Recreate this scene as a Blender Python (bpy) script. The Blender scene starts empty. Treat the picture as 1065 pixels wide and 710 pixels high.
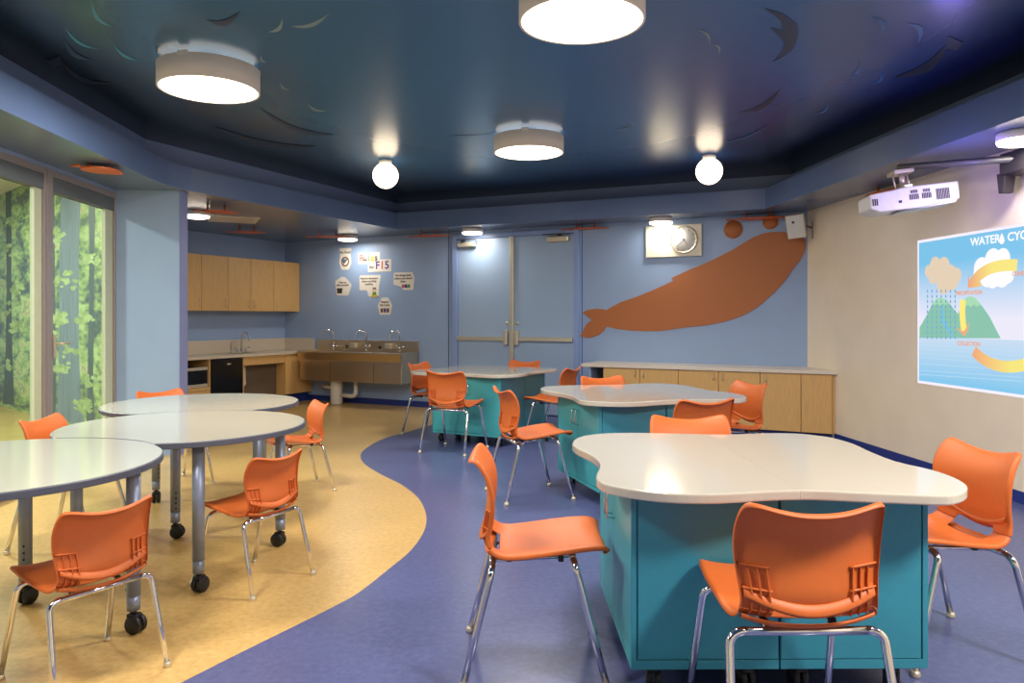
import bpy, bmesh, math, random
from mathutils import Vector, Matrix
random.seed(7)
PI = math.pi
# ------------------------------------------------------------------ camera frame: eye 1.30 m, level, looking along +Y
F, CX, HY, EYE = 775.0, 532.5, 329.5, 1.30
SC = bpy.context.scene
COL = SC.collection

def ray(x): return (x - CX) / F
def hit_z(x, y, z):
    """point at height z seen at pixel x, y"""
    Y = F * (EYE - z) / (y - HY)
    return (ray(x) * Y, Y)

# ------------------------------------------------------------------ materials
def s2l(c):
    return tuple((v / 255 / 12.92) if v / 255 <= 0.04045 else ((v / 255 + 0.055) / 1.055) ** 2.4 for v in c) + (1.0,)

MATS = {}
def mat(name, rgb, rough=0.5, metal=0.0, noise=0.0, nscale=20.0, emit=None, estr=0.0, bump=0.0, bscale=80.0, spec=0.5, coat=0.0, stretch=None):
    m = bpy.data.materials.new(name); m.use_nodes = True
    nt = m.node_tree; b = nt.nodes['Principled BSDF']
    col = s2l(rgb)
    b.inputs['Base Color'].default_value = col
    b.inputs['Roughness'].default_value = rough
    b.inputs['Metallic'].default_value = metal
    b.inputs['Specular IOR Level'].default_value = spec
    if coat: b.inputs['Coat Weight'].default_value = coat; b.inputs['Coat Roughness'].default_value = 0.08
    tc = nt.nodes.new('ShaderNodeTexCoord'); mp = nt.nodes.new('ShaderNodeMapping')
    nt.links.new(tc.outputs['Object'], mp.inputs['Vector'])
    if stretch: mp.inputs['Scale'].default_value = stretch
    if noise:
        n = nt.nodes.new('ShaderNodeTexNoise'); n.inputs['Scale'].default_value = nscale; n.inputs['Detail'].default_value = 5
        nt.links.new(mp.outputs['Vector'], n.inputs['Vector'])
        r = nt.nodes.new('ShaderNodeValToRGB')
        r.color_ramp.elements[0].position = 0.3; r.color_ramp.elements[1].position = 0.7
        r.color_ramp.elements[0].color = tuple(v * (1 - noise) for v in col[:3]) + (1,)
        r.color_ramp.elements[1].color = tuple(min(1, v * (1 + noise)) for v in col[:3]) + (1,)
        nt.links.new(n.outputs['Fac'], r.inputs['Fac']); nt.links.new(r.outputs['Color'], b.inputs['Base Color'])
    if bump:
        n2 = nt.nodes.new('ShaderNodeTexNoise'); n2.inputs['Scale'].default_value = bscale
        nt.links.new(mp.outputs['Vector'], n2.inputs['Vector'])
        bp = nt.nodes.new('ShaderNodeBump'); bp.inputs['Strength'].default_value = bump; bp.inputs['Distance'].default_value = 0.002
        nt.links.new(n2.outputs['Fac'], bp.inputs['Height']); nt.links.new(bp.outputs['Normal'], b.inputs['Normal'])
    if emit:
        b.inputs['Emission Color'].default_value = s2l(emit); b.inputs['Emission Strength'].default_value = estr
    MATS[name] = m
    return m

wall_blue = mat('wall_paint_blue', (150, 174, 210), 0.45, noise=0.03, nscale=3, bump=0.15, bscale=250)
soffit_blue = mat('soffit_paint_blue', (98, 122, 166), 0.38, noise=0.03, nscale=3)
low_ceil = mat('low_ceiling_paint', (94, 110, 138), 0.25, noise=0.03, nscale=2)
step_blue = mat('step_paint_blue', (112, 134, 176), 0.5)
column_side = mat('column_edge_paint', (140, 150, 200), 0.4)
wall_cream = mat('wall_paint_cream', (248, 233, 205), 0.32, noise=0.03, nscale=3, bump=0.1, bscale=200)
base_blue = mat('vinyl_base_navy', (38, 58, 132), 0.4)
door_blue = mat('door_paint_blue', (160, 184, 214), 0.38)
frame_blue = mat('door_frame_paint', (142, 166, 216), 0.3)
orange = mat('orange_plastic', (207, 104, 42), 0.5, noise=0.02, nscale=40, bump=0.12, bscale=500)
orange_paint = mat('orange_decal', (178, 106, 56), 0.55)
orange_fish = mat('orange_board', (206, 98, 44), 0.5)
chrome = mat('chrome', (225, 225, 228), 0.12, 1.0, noise=0.02)
steel = mat('brushed_steel', (214, 196, 168), 0.32, 1.0, noise=0.08, nscale=30, stretch=(1, 1, 12))
steel_light = mat('satin_steel', (222, 212, 190), 0.35, 0.7, noise=0.03)
leg_grey = mat('grey_powder_coat', (140, 152, 176), 0.38, 0.45, noise=0.02)
black = mat('black_plastic', (22, 23, 26), 0.45, noise=0.1)
black_gloss = mat('black_gloss', (14, 15, 17), 0.15, noise=0.05)
white_top = mat('whiteboard_laminate', (198, 198, 186), 0.10, noise=0.01, nscale=4, coat=0.4)
edge_grey = mat('grey_edge_band', (82, 86, 100), 0.45, noise=0.03)
solid_top = mat('solid_surface', (194, 188, 175), 0.10, noise=0.02, nscale=350, coat=0.25)
teal_dark = mat('teal_laminate', (54, 138, 160), 0.38, noise=0.03, nscale=60)
teal_door = mat('turquoise_door_laminate', (66, 168, 176), 0.34, noise=0.03, nscale=60)
wood = mat('maple_laminate', (216, 172, 108), 0.42, noise=0.10, nscale=9, stretch=(14, 14, 0.8))
counter = mat('cream_countertop', (212, 198, 176), 0.3, noise=0.06, nscale=300)
counter_g = mat('grey_countertop', (226, 214, 196), 0.3, noise=0.05, nscale=300)
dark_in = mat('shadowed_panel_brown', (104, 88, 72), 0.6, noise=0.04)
white_pl = mat('white_plastic', (226, 224, 218), 0.4, noise=0.02)
cream_panel = mat('ivory_panel', (224, 216, 194), 0.35, noise=0.02)
paper = mat('paper', (232, 226, 214), 0.7, noise=0.02)
ink = mat('dark_ink', (62, 52, 52), 0.7)
ink_p = mat('purple_ink', (82, 52, 150), 0.7)
ink_r = mat('pink_ink', (196, 92, 92), 0.7)
ink_b = mat('brown_ink', (110, 72, 50), 0.7)
ink_g = mat('green_ink', (84, 150, 70), 0.7)
ink_y = mat('yellow_ink', (226, 186, 60), 0.7)
ink_bl = mat('blue_ink', (90, 130, 190), 0.7)
ink_skin = mat('tan_ink', (232, 200, 176), 0.7)
grey_mid = mat('grey_metal_paint', (120, 118, 116), 0.4, 0.3, noise=0.03)
dark_metal = mat('dark_mount_metal', (66, 62, 66), 0.35, 0.6, noise=0.05)
drum_grey = mat('drum_shade_grey', (170, 160, 150), 0.6, emit=(190, 176, 160), estr=.22)
frame_grey = mat('anodised_frame', (158, 150, 150), 0.35, 0.3, noise=0.02)
stile_pale = mat('pale_green_stile', (196, 204, 178), 0.4, noise=0.02)
shade_cloth = mat('grey_roller_cloth', (96, 106, 112), 0.8, noise=0.05, nscale=200)
pvc = mat('white_pipe', (216, 208, 192), 0.35, noise=0.03)
out_floor = mat('corridor_floor_ochre', (170, 148, 84), 0.25, noise=0.08, nscale=4)
lamp_face = mat('lit_diffuser', (255, 248, 235), 0.5, emit=(255, 238, 212), estr=5.2)
globe_face = mat('lit_globe', (255, 244, 228), 0.4, emit=(255, 232, 200), estr=4.5)
disk_face = mat('lit_disk', (255, 248, 235), 0.5, emit=(255, 240, 222), estr=6.0)
uplight = mat('lit_top_rim', (255, 248, 235), 0.5, emit=(255, 244, 230), estr=1.3)

def lino(name, base, dark, light):
    m = bpy.data.materials.new(name); m.use_nodes = True
    nt = m.node_tree; b = nt.nodes['Principled BSDF']; L = nt.links.new
    tc = nt.nodes.new('ShaderNodeTexCoord')
    n1 = nt.nodes.new('ShaderNodeTexNoise'); n1.inputs['Scale'].default_value = 32; n1.inputs['Detail'].default_value = 8; n1.inputs['Roughness'].default_value = 0.7
    n2 = nt.nodes.new('ShaderNodeTexNoise'); n2.inputs['Scale'].default_value = 2.2; n2.inputs['Detail'].default_value = 3
    L(tc.outputs['Object'], n1.inputs['Vector']); L(tc.outputs['Object'], n2.inputs['Vector'])
    r = nt.nodes.new('ShaderNodeValToRGB'); cr = r.color_ramp
    cr.elements[0].position = 0.28; cr.elements[0].color = s2l(dark)
    cr.elements[1].position = 0.72; cr.elements[1].color = s2l(light)
    e = cr.elements.new(0.5); e.color = s2l(base)
    L(n1.outputs['Fac'], r.inputs['Fac'])
    mx = nt.nodes.new('ShaderNodeMix'); mx.data_type = 'RGBA'; mx.blend_type = 'MULTIPLY'; mx.inputs['Factor'].default_value = 0.25
    r2 = nt.nodes.new('ShaderNodeValToRGB'); r2.color_ramp.elements[0].position = 0.35; r2.color_ramp.elements[1].position = 0.65
    r2.color_ramp.elements[0].color = (0.7, 0.7, 0.7, 1)
    L(n2.outputs['Fac'], r2.inputs['Fac'])
    L(r.outputs['Color'], mx.inputs['A']); L(r2.outputs['Color'], mx.inputs['B']); L(mx.outputs['Result'], b.inputs['Base Color'])
    b.inputs['Roughness'].default_value = 0.3
    return m
floor_y = lino('linoleum_straw', (206, 170, 106), (186, 148, 86), (220, 186, 122))
floor_b = lino('linoleum_blue', (82, 90, 136), (70, 78, 122), (100, 106, 150))

def glass_mat():
    m = bpy.data.materials.new('window_glass'); m.use_nodes = True
    nt = m.node_tree; L = nt.links.new
    for n in list(nt.nodes):
        if n.type != 'OUTPUT_MATERIAL': nt.nodes.remove(n)
    out = [n for n in nt.nodes if n.type == 'OUTPUT_MATERIAL'][0]
    t = nt.nodes.new('ShaderNodeBsdfTransparent'); t.inputs['Color'].default_value = (0.86, 0.92, 0.88, 1)
    g = nt.nodes.new('ShaderNodeBsdfGlossy'); g.inputs['Roughness'].default_value = 0.02
    fr = nt.nodes.new('ShaderNodeFresnel'); fr.inputs['IOR'].default_value = 1.45
    mx = nt.nodes.new('ShaderNodeMixShader')
    ge = nt.nodes.new('ShaderNodeNewGeometry'); iv = nt.nodes.new('ShaderNodeMath'); iv.operation = 'SUBTRACT'; iv.inputs[0].default_value = 1
    ml = nt.nodes.new('ShaderNodeMath'); ml.operation = 'MULTIPLY'
    L(ge.outputs['Backfacing'], iv.inputs[1]); L(fr.outputs['Fac'], ml.inputs[0]); L(iv.outputs[0], ml.inputs[1]); L(ml.outputs[0], mx.inputs['Fac']); L(t.outputs[0], mx.inputs[1]); L(g.outputs[0], mx.inputs[2]); L(mx.outputs[0], out.inputs['Surface'])
    return m
glass = glass_mat()

def emis(name, rgb, s=1.0, rgb2=None, z0=0, z1=1, axis=2):
    m = bpy.data.materials.new(name); m.use_nodes = True
    nt = m.node_tree; L = nt.links.new; b = nt.nodes['Principled BSDF']
    b.inputs['Base Color'].default_value = (0.02, 0.02, 0.02, 1)
    b.inputs['Roughness'].default_value = 0.6
    b.inputs['Emission Strength'].default_value = s
    b.inputs['Emission Color'].default_value = s2l(rgb)
    if rgb2:
        tc = nt.nodes.new('ShaderNodeTexCoord'); sp = nt.nodes.new('ShaderNodeSeparateXYZ'); mr = nt.nodes.new('ShaderNodeMapRange')
        mr.inputs['From Min'].default_value = z0; mr.inputs['From Max'].default_value = z1
        rp = nt.nodes.new('ShaderNodeValToRGB'); rp.color_ramp.elements[0].color = s2l(rgb); rp.color_ramp.elements[1].color = s2l(rgb2)
        L(tc.outputs['Object'], sp.inputs[0]); L(sp.outputs[axis], mr.inputs['Value']); L(mr.outputs[0], rp.inputs['Fac']); L(rp.outputs['Color'], b.inputs['Emission Color'])
    return m

# ------------------------------------------------------------------ mesh builder
class MB:
    def __init__(s): s.bm = bmesh.new(); s.mats = []; s.mi = 0
    def use(s, m):
        if m not in s.mats: s.mats.append(m)
        s.mi = s.mats.index(m); return s
    def _tag(s, faces):
        for f in faces: f.material_index = s.mi
    def box(s, x0, x1, y0, y1, z0, z1, bev=0.0, M=None):
        r = bmesh.ops.create_cube(s.bm, size=1)
        vs = r['verts']
        for v in vs:
            v.co = Vector(((x0 + x1) / 2 + v.co.x * (x1 - x0), (y0 + y1) / 2 + v.co.y * (y1 - y0), (z0 + z1) / 2 + v.co.z * (z1 - z0)))
        fs = list({f for v in vs for f in v.link_faces}); s._tag(fs)
        if bev:
            es = list({e for v in vs for e in v.link_edges})
            q = bmesh.ops.bevel(s.bm, geom=es, offset=bev, segments=2, affect='EDGES', profile=0.5, clamp_overlap=True)
            s._tag(q['faces']); vs = list({v for f in q['faces'] for v in f.verts} | {v for v in vs if v.is_valid})
        if M is not None:
            for v in vs:
                if v.is_valid: v.co = M @ v.co
        return s
    def prism(s, pts, z0, z1, M=None):
        """outline pts (x,y) extruded z0..z1"""
        a = [s.bm.verts.new((p[0], p[1], z0)) for p in pts]; b = [s.bm.verts.new((p[0], p[1], z1)) for p in pts]
        n = len(pts); fs = []
        fs.append(s.bm.faces.new(list(reversed(a)))); fs.append(s.bm.faces.new(b))
        for i in range(n):
            j = (i + 1) % n; fs.append(s.bm.faces.new((a[i], a[j], b[j], b[i])))
        s._tag(fs)
        if M is not None:
            for v in a + b: v.co = M @ v.co
        return s
    def vprism(s, pts, y0, y1):
        """outline pts (x,z) extruded in y"""
        a = [s.bm.verts.new((p[0], y0, p[1])) for p in pts]; b = [s.bm.verts.new((p[0], y1, p[1])) for p in pts]
        n = len(pts); fs = [s.bm.faces.new(a), s.bm.faces.new(list(reversed(b)))]
        for i in range(n):
            j = (i + 1) % n; fs.append(s.bm.faces.new((a[j], a[i], b[i], b[j])))
        s._tag(fs); return s
    def xprism(s, pts, x0, x1):
        a = [s.bm.verts.new((x0, p[0], p[1])) for p in pts]; b = [s.bm.verts.new((x1, p[0], p[1])) for p in pts]
        n = len(pts); fs = [s.bm.faces.new(a), s.bm.faces.new(list(reversed(b)))]
        for i in range(n):
            j = (i + 1) % n; fs.append(s.bm.faces.new((a[j], a[i], b[i], b[j])))
        s._tag(fs); return s
    def tube(s, path, r, n=10, caps=True, r2=None):
        path = [Vector(p) for p in path]; rings = []; up = None
        for i, p in enumerate(path):
            if i == 0: d = path[1] - path[0]
            elif i == len(path) - 1: d = path[-1] - path[-2]
            else: d = (path[i + 1] - p).normalized() + (p - path[i - 1]).normalized()
            d.normalize()
            if up is None:
                a = Vector((0, 0, 1)) if abs(d.z) < 0.9 else Vector((1, 0, 0))
                up = (a - d * a.dot(d)).normalized()
            else:
                up = (up - d * up.dot(d)).normalized()
            q = d.cross(up)
            rr = r if r2 is None else r + (r2 - r) * i / (len(path) - 1)
            rings.append([s.bm.verts.new(p + (up * math.cos(2 * PI * k / n) + q * math.sin(2 * PI * k / n)) * rr) for k in range(n)])
        fs = []
        for a, b in zip(rings, rings[1:]):
            for k in range(n):
                f = s.bm.faces.new((a[k], a[(k + 1) % n], b[(k + 1) % n], b[k])); f.smooth = True; fs.append(f)
        if caps:
            fs.append(s.bm.faces.new(list(reversed(rings[0])))); fs.append(s.bm.faces.new(rings[-1]))
        s._tag(fs); return s
    def lathe(s, prof, c=(0, 0, 0), n=32, M=None, smooth=True):
        """prof: (radius, z) list"""
        rings = []; vs = []
        for r, z in prof:
            if r < 1e-6: rings.append([s.bm.verts.new((c[0], c[1], c[2] + z))])
            else: rings.append([s.bm.verts.new((c[0] + r * math.cos(2 * PI * k / n), c[1] + r * math.sin(2 * PI * k / n), c[2] + z)) for k in range(n)])
            vs += rings[-1]
        fs = []
        for a, b in zip(rings, rings[1:]):
            for k in range(n):
                k2 = (k + 1) % n
                if len(a) == 1 and len(b) == 1: continue
                if len(a) == 1: f = s.bm.faces.new((a[0], b[k2], b[k]))
                elif len(b) == 1: f = s.bm.faces.new((a[k], a[k2], b[0]))
                else: f = s.bm.faces.new((a[k], a[k2], b[k2], b[k]))
                f.smooth = smooth; fs.append(f)
        s._tag(fs)
        if M is not None:
            for v in vs: v.co = M @ v.co
        return s
    def build(s, name, m=None, parent=None, bevel=0.0, autosmooth=False):
        me = bpy.data.meshes.new(name)
        bmesh.ops.recalc_face_normals(s.bm, faces=s.bm.faces[:])
        s.bm.to_mesh(me); s.bm.free()
        if m is not None and not s.mats: me.materials.append(m)
        for q in s.mats: me.materials.append(q)
        o = bpy.data.objects.new(name, me); COL.objects.link(o)
        if parent is not None: o.parent = parent
        if bevel:
            b = o.modifiers.new('bevel', 'BEVEL'); b.width = bevel; b.segments = 2; b.limit_method = 'ANGLE'; b.angle_limit = math.radians(50)
        if autosmooth:
            for p in me.polygons: p.use_smooth = True
        return o

def thing(name, label, cat, loc=(0, 0, 0), rz=0.0, group=None):
    o = bpy.data.objects.new(name, None); COL.objects.link(o)
    o.location = loc; o.rotation_euler = (0, 0, rz); o.empty_display_size = 0.1
    o['label'] = label; o['category'] = cat
    if group: o['group'] = group
    return o
def tag(o, label, cat, group=None):
    o['label'] = label; o['category'] = cat
    if group: o['group'] = group
    return o
def struct(o):
    o['kind'] = 'structure'; return o
def copy_tree(o, parent=None):
    c = o.copy(); COL.objects.link(c)
    if parent is not None:
        c.parent = parent
    for ch in list(o.children): copy_tree(ch, c)
    return c

# ------------------------------------------------------------------ room geometry
Z_LOW, Z_FASC, Z_TOP = 2.49, 2.715, 2.90
K0 = (3.33, 8.4)                     # corner of back wall and right wall
def back(s, off=0.0):                # along back wall from right corner, off = distance into the room
    return (K0[0] - .8926 * s - .4509 * off, K0[1] + .4509 * s - .8926 * off)
A_BACK = math.atan2(-.4509, .8926)
KC = back(7.80)                      # kitchen corner
A_KIT = A_BACK + PI / 2
def kit(s, off=0.0):                 # along kitchen wall from the corner towards the camera
    return (KC[0] - .4509 * s + .8926 * off, KC[1] - .8926 * s - .4509 * off)
def rwx(Y): return 3.907 - .0687 * Y
A_RIGHT = math.atan2(-1, .0687)
def lwx(Y): return -3.195 - .075 * Y
YB = -2.0

def on_back(x, y, off=0.0):
    """pixel -> (s along back wall, z) on plane offset off"""
    r = ray(x); px, py = K0[0] - .4509 * off, K0[1] - .8926 * off
    s = (px - r * py) / (.8926 + r * .4509)
    Y = py + .4509 * s
    return s, EYE + (HY - y) * Y / F
def on_kit(x, y, off=0.0):
    r = ray(x); px, py = kit(0, off)
    s = (px - r * py) / (.4509 - r * .8926)
    Y = py - .8926 * s
    return s, EYE + (HY - y) * Y / F
def on_right(x, y):
    r = ray(x); Y = 3.907 / (r + .0687)
    return Y, EYE + (HY - y) * Y / F

def wall_seg(name, p, q, z0, z1, m, th=0.12, side=1):
    """vertical slab p->q; room on the right of p->q when side=1 (slab is put to the left)"""
    d = Vector((q[0] - p[0], q[1] - p[1])); d.normalize(); n = Vector((-d.y, d.x)) * th * side
    pts = [p, q, (q[0] + n.x, q[1] + n.y), (p[0] + n.x, p[1] + n.y)]
    return struct(MB().prism(pts, z0, z1).build(name, m))

P_RB, P_R, P_KC = (rwx(YB), YB), K0, KC
P_KE = kit(2.7)
P_COLB = (-3.74, 7.14)
# walls (clockwise seen from above gives slab outside)
wall_seg('wall_right', P_RB, P_R, 0, 2.95, wall_cream, side=-1)
wall_seg('wall_back', P_R, P_KC, 0, 2.95, wall_blue, side=-1)
wall_seg('wall_kitchen', P_KC, P_KE, 0, 2.95, wall_blue, side=-1)
wall_seg('wall_kitchen_end', P_KE, P_COLB, 0, 2.95, wall_blue, side=-1, th=0.06)
wall_seg('wall_camera_side', (lwx(YB), YB), P_RB, 0, 2.95, wall_cream, side=-1)
wall_seg('wall_left', (lwx(0.6), 0.6), (lwx(YB), YB), 0, 2.95, wall_blue, side=-1)
# column / partition end
cw = MB().use(wall_blue)
cw.prism([(-3.74, 6.985), (-3.135, 7.025), (-3.135, 7.19), (-3.74, 7.15)], 0, Z_LOW)
o = struct(cw.build('column', wall_blue))
tr = MB().prism([(-3.137, 7.02), (-3.131, 7.02), (-3.131, 7.192), (-3.137, 7.192)], 0, Z_LOW).build('trim_1', column_side); struct(tr)

# baseboards
def base_seg(name, p, q, side=-1, h=.085, th=.008, a=0, b=0):
    d = Vector((q[0] - p[0], q[1] - p[1])); L = d.length; d.normalize()
    p2 = (p[0] + d.x * a, p[1] + d.y * a); q2 = (q[0] - d.x * b, q[1] - d.y * b)
    n = Vector((-d.y, d.x)) * th * -side
    return struct(MB().prism([p2, q2, (q2[0] + n.x, q2[1] + n.y), (p2[0] + n.x, p2[1] + n.y)], 0, h).build(name, base_blue))
base_seg('baseboard_right', P_RB, P_R, b=.62)
base_seg('baseboard_back', back(4.62), P_KC, b=.0)
base_seg('baseboard_kitchen', P_KC, P_KE, a=.01)
base_seg('baseboard_behind_cabinets', back(.0), back(2.75))

# floor: straw and blue linoleum meeting on a curve
bp = [(187.6, 710), (255, 676), (306, 651), (350, 628.9), (373.7, 615.4), (404, 591.7), (427.8, 571.4), (441.3, 551.1), (443, 534.2), (434.5, 517.3), (417.6, 503.8), (397.3, 493.7), (378.7, 481.8), (375.2, 472), (383.8, 463.8), (400.7, 455.3), (422.7, 449.4), (451.4, 441.0)]
curve = [hit_z(x, y, 0) for x, y in bp]
def cr_spline(P, n=6):
    out = []
    for i in range(len(P) - 1):
        p0 = P[max(i - 1, 0)]; p1 = P[i]; p2 = P[i + 1]; p3 = P[min(i + 2, len(P) - 1)]
        for k in range(n):
            t = k / n
            out.append(tuple(0.5 * ((2 * p1[j]) + (-p0[j] + p2[j]) * t + (2 * p0[j] - 5 * p1[j] + 4 * p2[j] - p3[j]) * t * t + (-p0[j] + 3 * p1[j] - 3 * p2[j] + p3[j]) * t ** 3) for j in (0, 1)))
    out.append(P[-1]); return out
c0 = curve[0]
near = [(-3.6, -.2), (-2.6, .7), (-1.75, 1.55)]
far = [(-.62, 9.6), (-.5, 10.0), back(4.5)]
cv = cr_spline(near + curve + far[:2], 6) + [far[2]]
ypoly = cv + [back(7.9, -.1), kit(3.0, -.1), (-4.0, 7.16), (lwx(7) - .1, 7.0), (lwx(-.2) - .1, -.2)]
bpoly = list(reversed(cv)) + [(lwx(-.2) - .1, -.2), (lwx(YB) - .1, YB - .1), (rwx(YB) + .1, YB - .1), back(-.1, -.05), back(0, -.1)]
def poly_mesh(name, pts, z, m, th=.05):
    from mathutils.geometry import tessellate_polygon
    tri = tessellate_polygon([[Vector((p[0], p[1], 0)) for p in pts]])
    bm = bmesh.new()
    top = [bm.verts.new((p[0], p[1], z)) for p in pts]; bot = [bm.verts.new((p[0], p[1], z - th)) for p in pts]
    for t in tri:
        try:
            bm.faces.new([top[i] for i in t]); bm.faces.new([bot[i] for i in reversed(t)])
        except ValueError: pass
    n = len(pts)
    for i in range(n):
        j = (i + 1) % n
        try: bm.faces.new((top[i], bot[i], bot[j], top[j]))
        except ValueError: pass
    b = MB(); b.bm.free(); b.bm = bm
    return b.build(name, m)
struct(poly_mesh('floor_straw', ypoly, 0, floor_y)); struct(poly_mesh('floor_blue', bpoly, 0, floor_b))

# tray ceiling
fasc = [(-2.474, -1.4), (-3.06, 5.9), (-3.10, 6.3), (-3.115, 6.55), (-3.10, 6.8), (-3.035, 7.04), (-2.93, 7.29), (-1.56, 10.15), (2.79, 8.2), (3.40, -1.4)]
mur = [(-2.62, -1.65), (-3.30, 6.71), (-1.615, 10.5), (3.13, 8.36), (3.76, -1.65)]
fasc = fasc[:1] + cr_spline(fasc[1:8], 4) + fasc[8:]
def strip(bm, A, B, za, zb, flip=False):
    a = [bm.verts.new((p[0], p[1], za)) for p in A]; b = [bm.verts.new((p[0], p[1], zb)) for p in B]
    n = len(A)
    for i in range(n):
        j = (i + 1) % n; bm.faces.new((a[i], a[j], b[j], b[i]))
b = MB(); strip(b.bm, fasc, fasc, Z_LOW, Z_FASC)
o = struct(b.build('ceiling_fascia', soffit_blue))
b = MB(); strip(b.bm, mur, mur, Z_FASC, Z_TOP)
o = struct(b.build('ceiling_step', step_blue))
def ring(name, outer, inner, z, m):
    bm = bmesh.new()
    es = []
    for P in (outer, inner):
        v = [bm.verts.new((p[0], p[1], z)) for p in P]
        for i in range(len(v)): es.append(bm.edges.new((v[i], v[(i + 1) % len(v)])))
    bmesh.ops.triangle_fill(bm, edges=es, use_beauty=True)
    b = MB(); b.bm.free(); b.bm = bm
    return struct(b.build(name, m))
outer = [P_RB, P_R, P_KC, P_KE, (-3.74, 7.1), (lwx(7), 7.0), (lwx(YB), YB)]
cc = Vector((0, 4.5)); outer = [tuple(cc + (Vector(p) - cc) * 1.01) for p in outer]
ring('ceiling_low', outer, fasc, Z_LOW, low_ceil)
ring('ceiling_ledge', mur, fasc, Z_FASC, step_blue)

def mural_ceiling_mat():
    m = bpy.data.materials.new('painted_sea_mural'); m.use_nodes = True
    nt = m.node_tree; L = nt.links.new; bs = nt.nodes['Principled BSDF']
    tc = nt.nodes.new('ShaderNodeTexCoord')
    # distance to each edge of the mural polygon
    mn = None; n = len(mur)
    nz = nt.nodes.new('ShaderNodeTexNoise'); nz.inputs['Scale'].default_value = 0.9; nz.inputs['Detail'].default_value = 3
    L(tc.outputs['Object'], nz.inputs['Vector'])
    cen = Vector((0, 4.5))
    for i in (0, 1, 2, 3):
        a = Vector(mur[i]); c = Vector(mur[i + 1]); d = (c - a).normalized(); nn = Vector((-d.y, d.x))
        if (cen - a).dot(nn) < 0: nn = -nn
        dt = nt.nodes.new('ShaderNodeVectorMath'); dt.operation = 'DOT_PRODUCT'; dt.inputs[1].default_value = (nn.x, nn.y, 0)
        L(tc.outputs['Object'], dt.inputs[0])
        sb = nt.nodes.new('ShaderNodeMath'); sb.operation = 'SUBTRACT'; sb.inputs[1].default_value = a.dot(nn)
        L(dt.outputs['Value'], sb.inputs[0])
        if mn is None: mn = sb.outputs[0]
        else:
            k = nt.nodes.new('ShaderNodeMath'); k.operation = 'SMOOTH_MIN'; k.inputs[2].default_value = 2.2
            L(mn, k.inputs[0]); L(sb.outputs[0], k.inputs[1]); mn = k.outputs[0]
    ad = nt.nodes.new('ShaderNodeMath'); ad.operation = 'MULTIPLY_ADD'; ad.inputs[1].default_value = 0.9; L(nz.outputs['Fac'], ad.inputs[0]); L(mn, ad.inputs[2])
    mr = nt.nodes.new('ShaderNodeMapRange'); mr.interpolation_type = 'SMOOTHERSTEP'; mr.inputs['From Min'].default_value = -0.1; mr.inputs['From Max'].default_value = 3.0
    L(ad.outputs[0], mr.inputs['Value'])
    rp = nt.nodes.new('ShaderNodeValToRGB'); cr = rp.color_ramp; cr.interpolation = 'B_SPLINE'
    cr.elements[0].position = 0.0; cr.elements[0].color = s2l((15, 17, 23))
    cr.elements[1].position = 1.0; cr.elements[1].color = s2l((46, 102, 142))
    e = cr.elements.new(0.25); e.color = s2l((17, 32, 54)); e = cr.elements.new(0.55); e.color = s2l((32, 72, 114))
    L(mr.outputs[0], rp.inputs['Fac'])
    # teal to the left, indigo to the right
    sp = nt.nodes.new('ShaderNodeSeparateXYZ'); L(tc.outputs['Object'], sp.inputs[0])
    m2 = nt.nodes.new('ShaderNodeMapRange'); m2.inputs['From Min'].default_value = -3; m2.inputs['From Max'].default_value = 3; L(sp.outputs[0], m2.inputs['Value'])
    r2 = nt.nodes.new('ShaderNodeValToRGB'); r2.color_ramp.elements[0].color = (0.85, 1.15, 0.88, 1); r2.color_ramp.elements[1].color = (0.8, 0.72, 1.2, 1)
    L(m2.outputs[0], r2.inputs['Fac'])
    mx = nt.nodes.new('ShaderNodeMix'); mx.data_type = 'RGBA'; mx.blend_type = 'MULTIPLY'; mx.inputs['Factor'].default_value = 1
    L(rp.outputs['Color'], mx.inputs['A']); L(r2.outputs['Color'], mx.inputs['B']); L(mx.outputs['Result'], bs.inputs['Base Color'])
    bs.inputs['Roughness'].default_value = 0.24; bs.inputs['Specular IOR Level'].default_value = 0.5
    n3 = nt.nodes.new('ShaderNodeTexNoise'); n3.inputs['Scale'].default_value = 5; bp = nt.nodes.new('ShaderNodeBump'); bp.inputs['Strength'].default_value = 0.03; bp.inputs['Distance'].default_value = 0.01
    L(tc.outputs['Object'], n3.inputs['Vector']); L(n3.outputs['Fac'], bp.inputs['Height']); L(bp.outputs['Normal'], bs.inputs['Normal'])
    return m
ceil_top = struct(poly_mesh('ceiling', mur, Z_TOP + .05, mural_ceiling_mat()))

# painted fish on the mural (flush paint shapes)
fish_dark = mat('mural_navy_paint', (24, 46, 78), 0.3); fish_black = mat('mural_ink_paint', (20, 28, 42), 0.3)
fish_lt = mat('mural_teal_paint', (44, 120, 140), 0.3); fish_bl = mat('mural_blue_paint', (34, 90, 150), 0.3); fish_pale = mat('mural_pale_paint', (110, 135, 140), 0.3)
mf = MB(); zc_off = [0.0]
def ceil_poly(pts, m):
    W = [hit_z(x, y, Z_TOP) for x, y in pts]
    mf.use(m)
    zc_off[0] += .00012; v = [mf.bm.verts.new((p[0], p[1], Z_TOP - .001 - zc_off[0])) for p in W]
    f = mf.bm.faces.new(v); f.material_index = mf.mi
def crescent(x0, y0, x1, y1, bulge, th, m, n=10):
    a = Vector((x0, y0)); c = Vector((x1, y1)); d = c - a; nn = Vector((d.y, -d.x)).normalized()
    up = [a + d * (k / n) + nn * (bulge + th) * math.sin(PI * k / n) for k in range(n + 1)]
    dn = [a + d * (k / n) + nn * bulge * math.sin(PI * k / n) for k in range(1, n)]
    ceil_poly([(p.x, p.y) for p in up] + [(p.x, p.y) for p in reversed(dn)], m)
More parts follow.
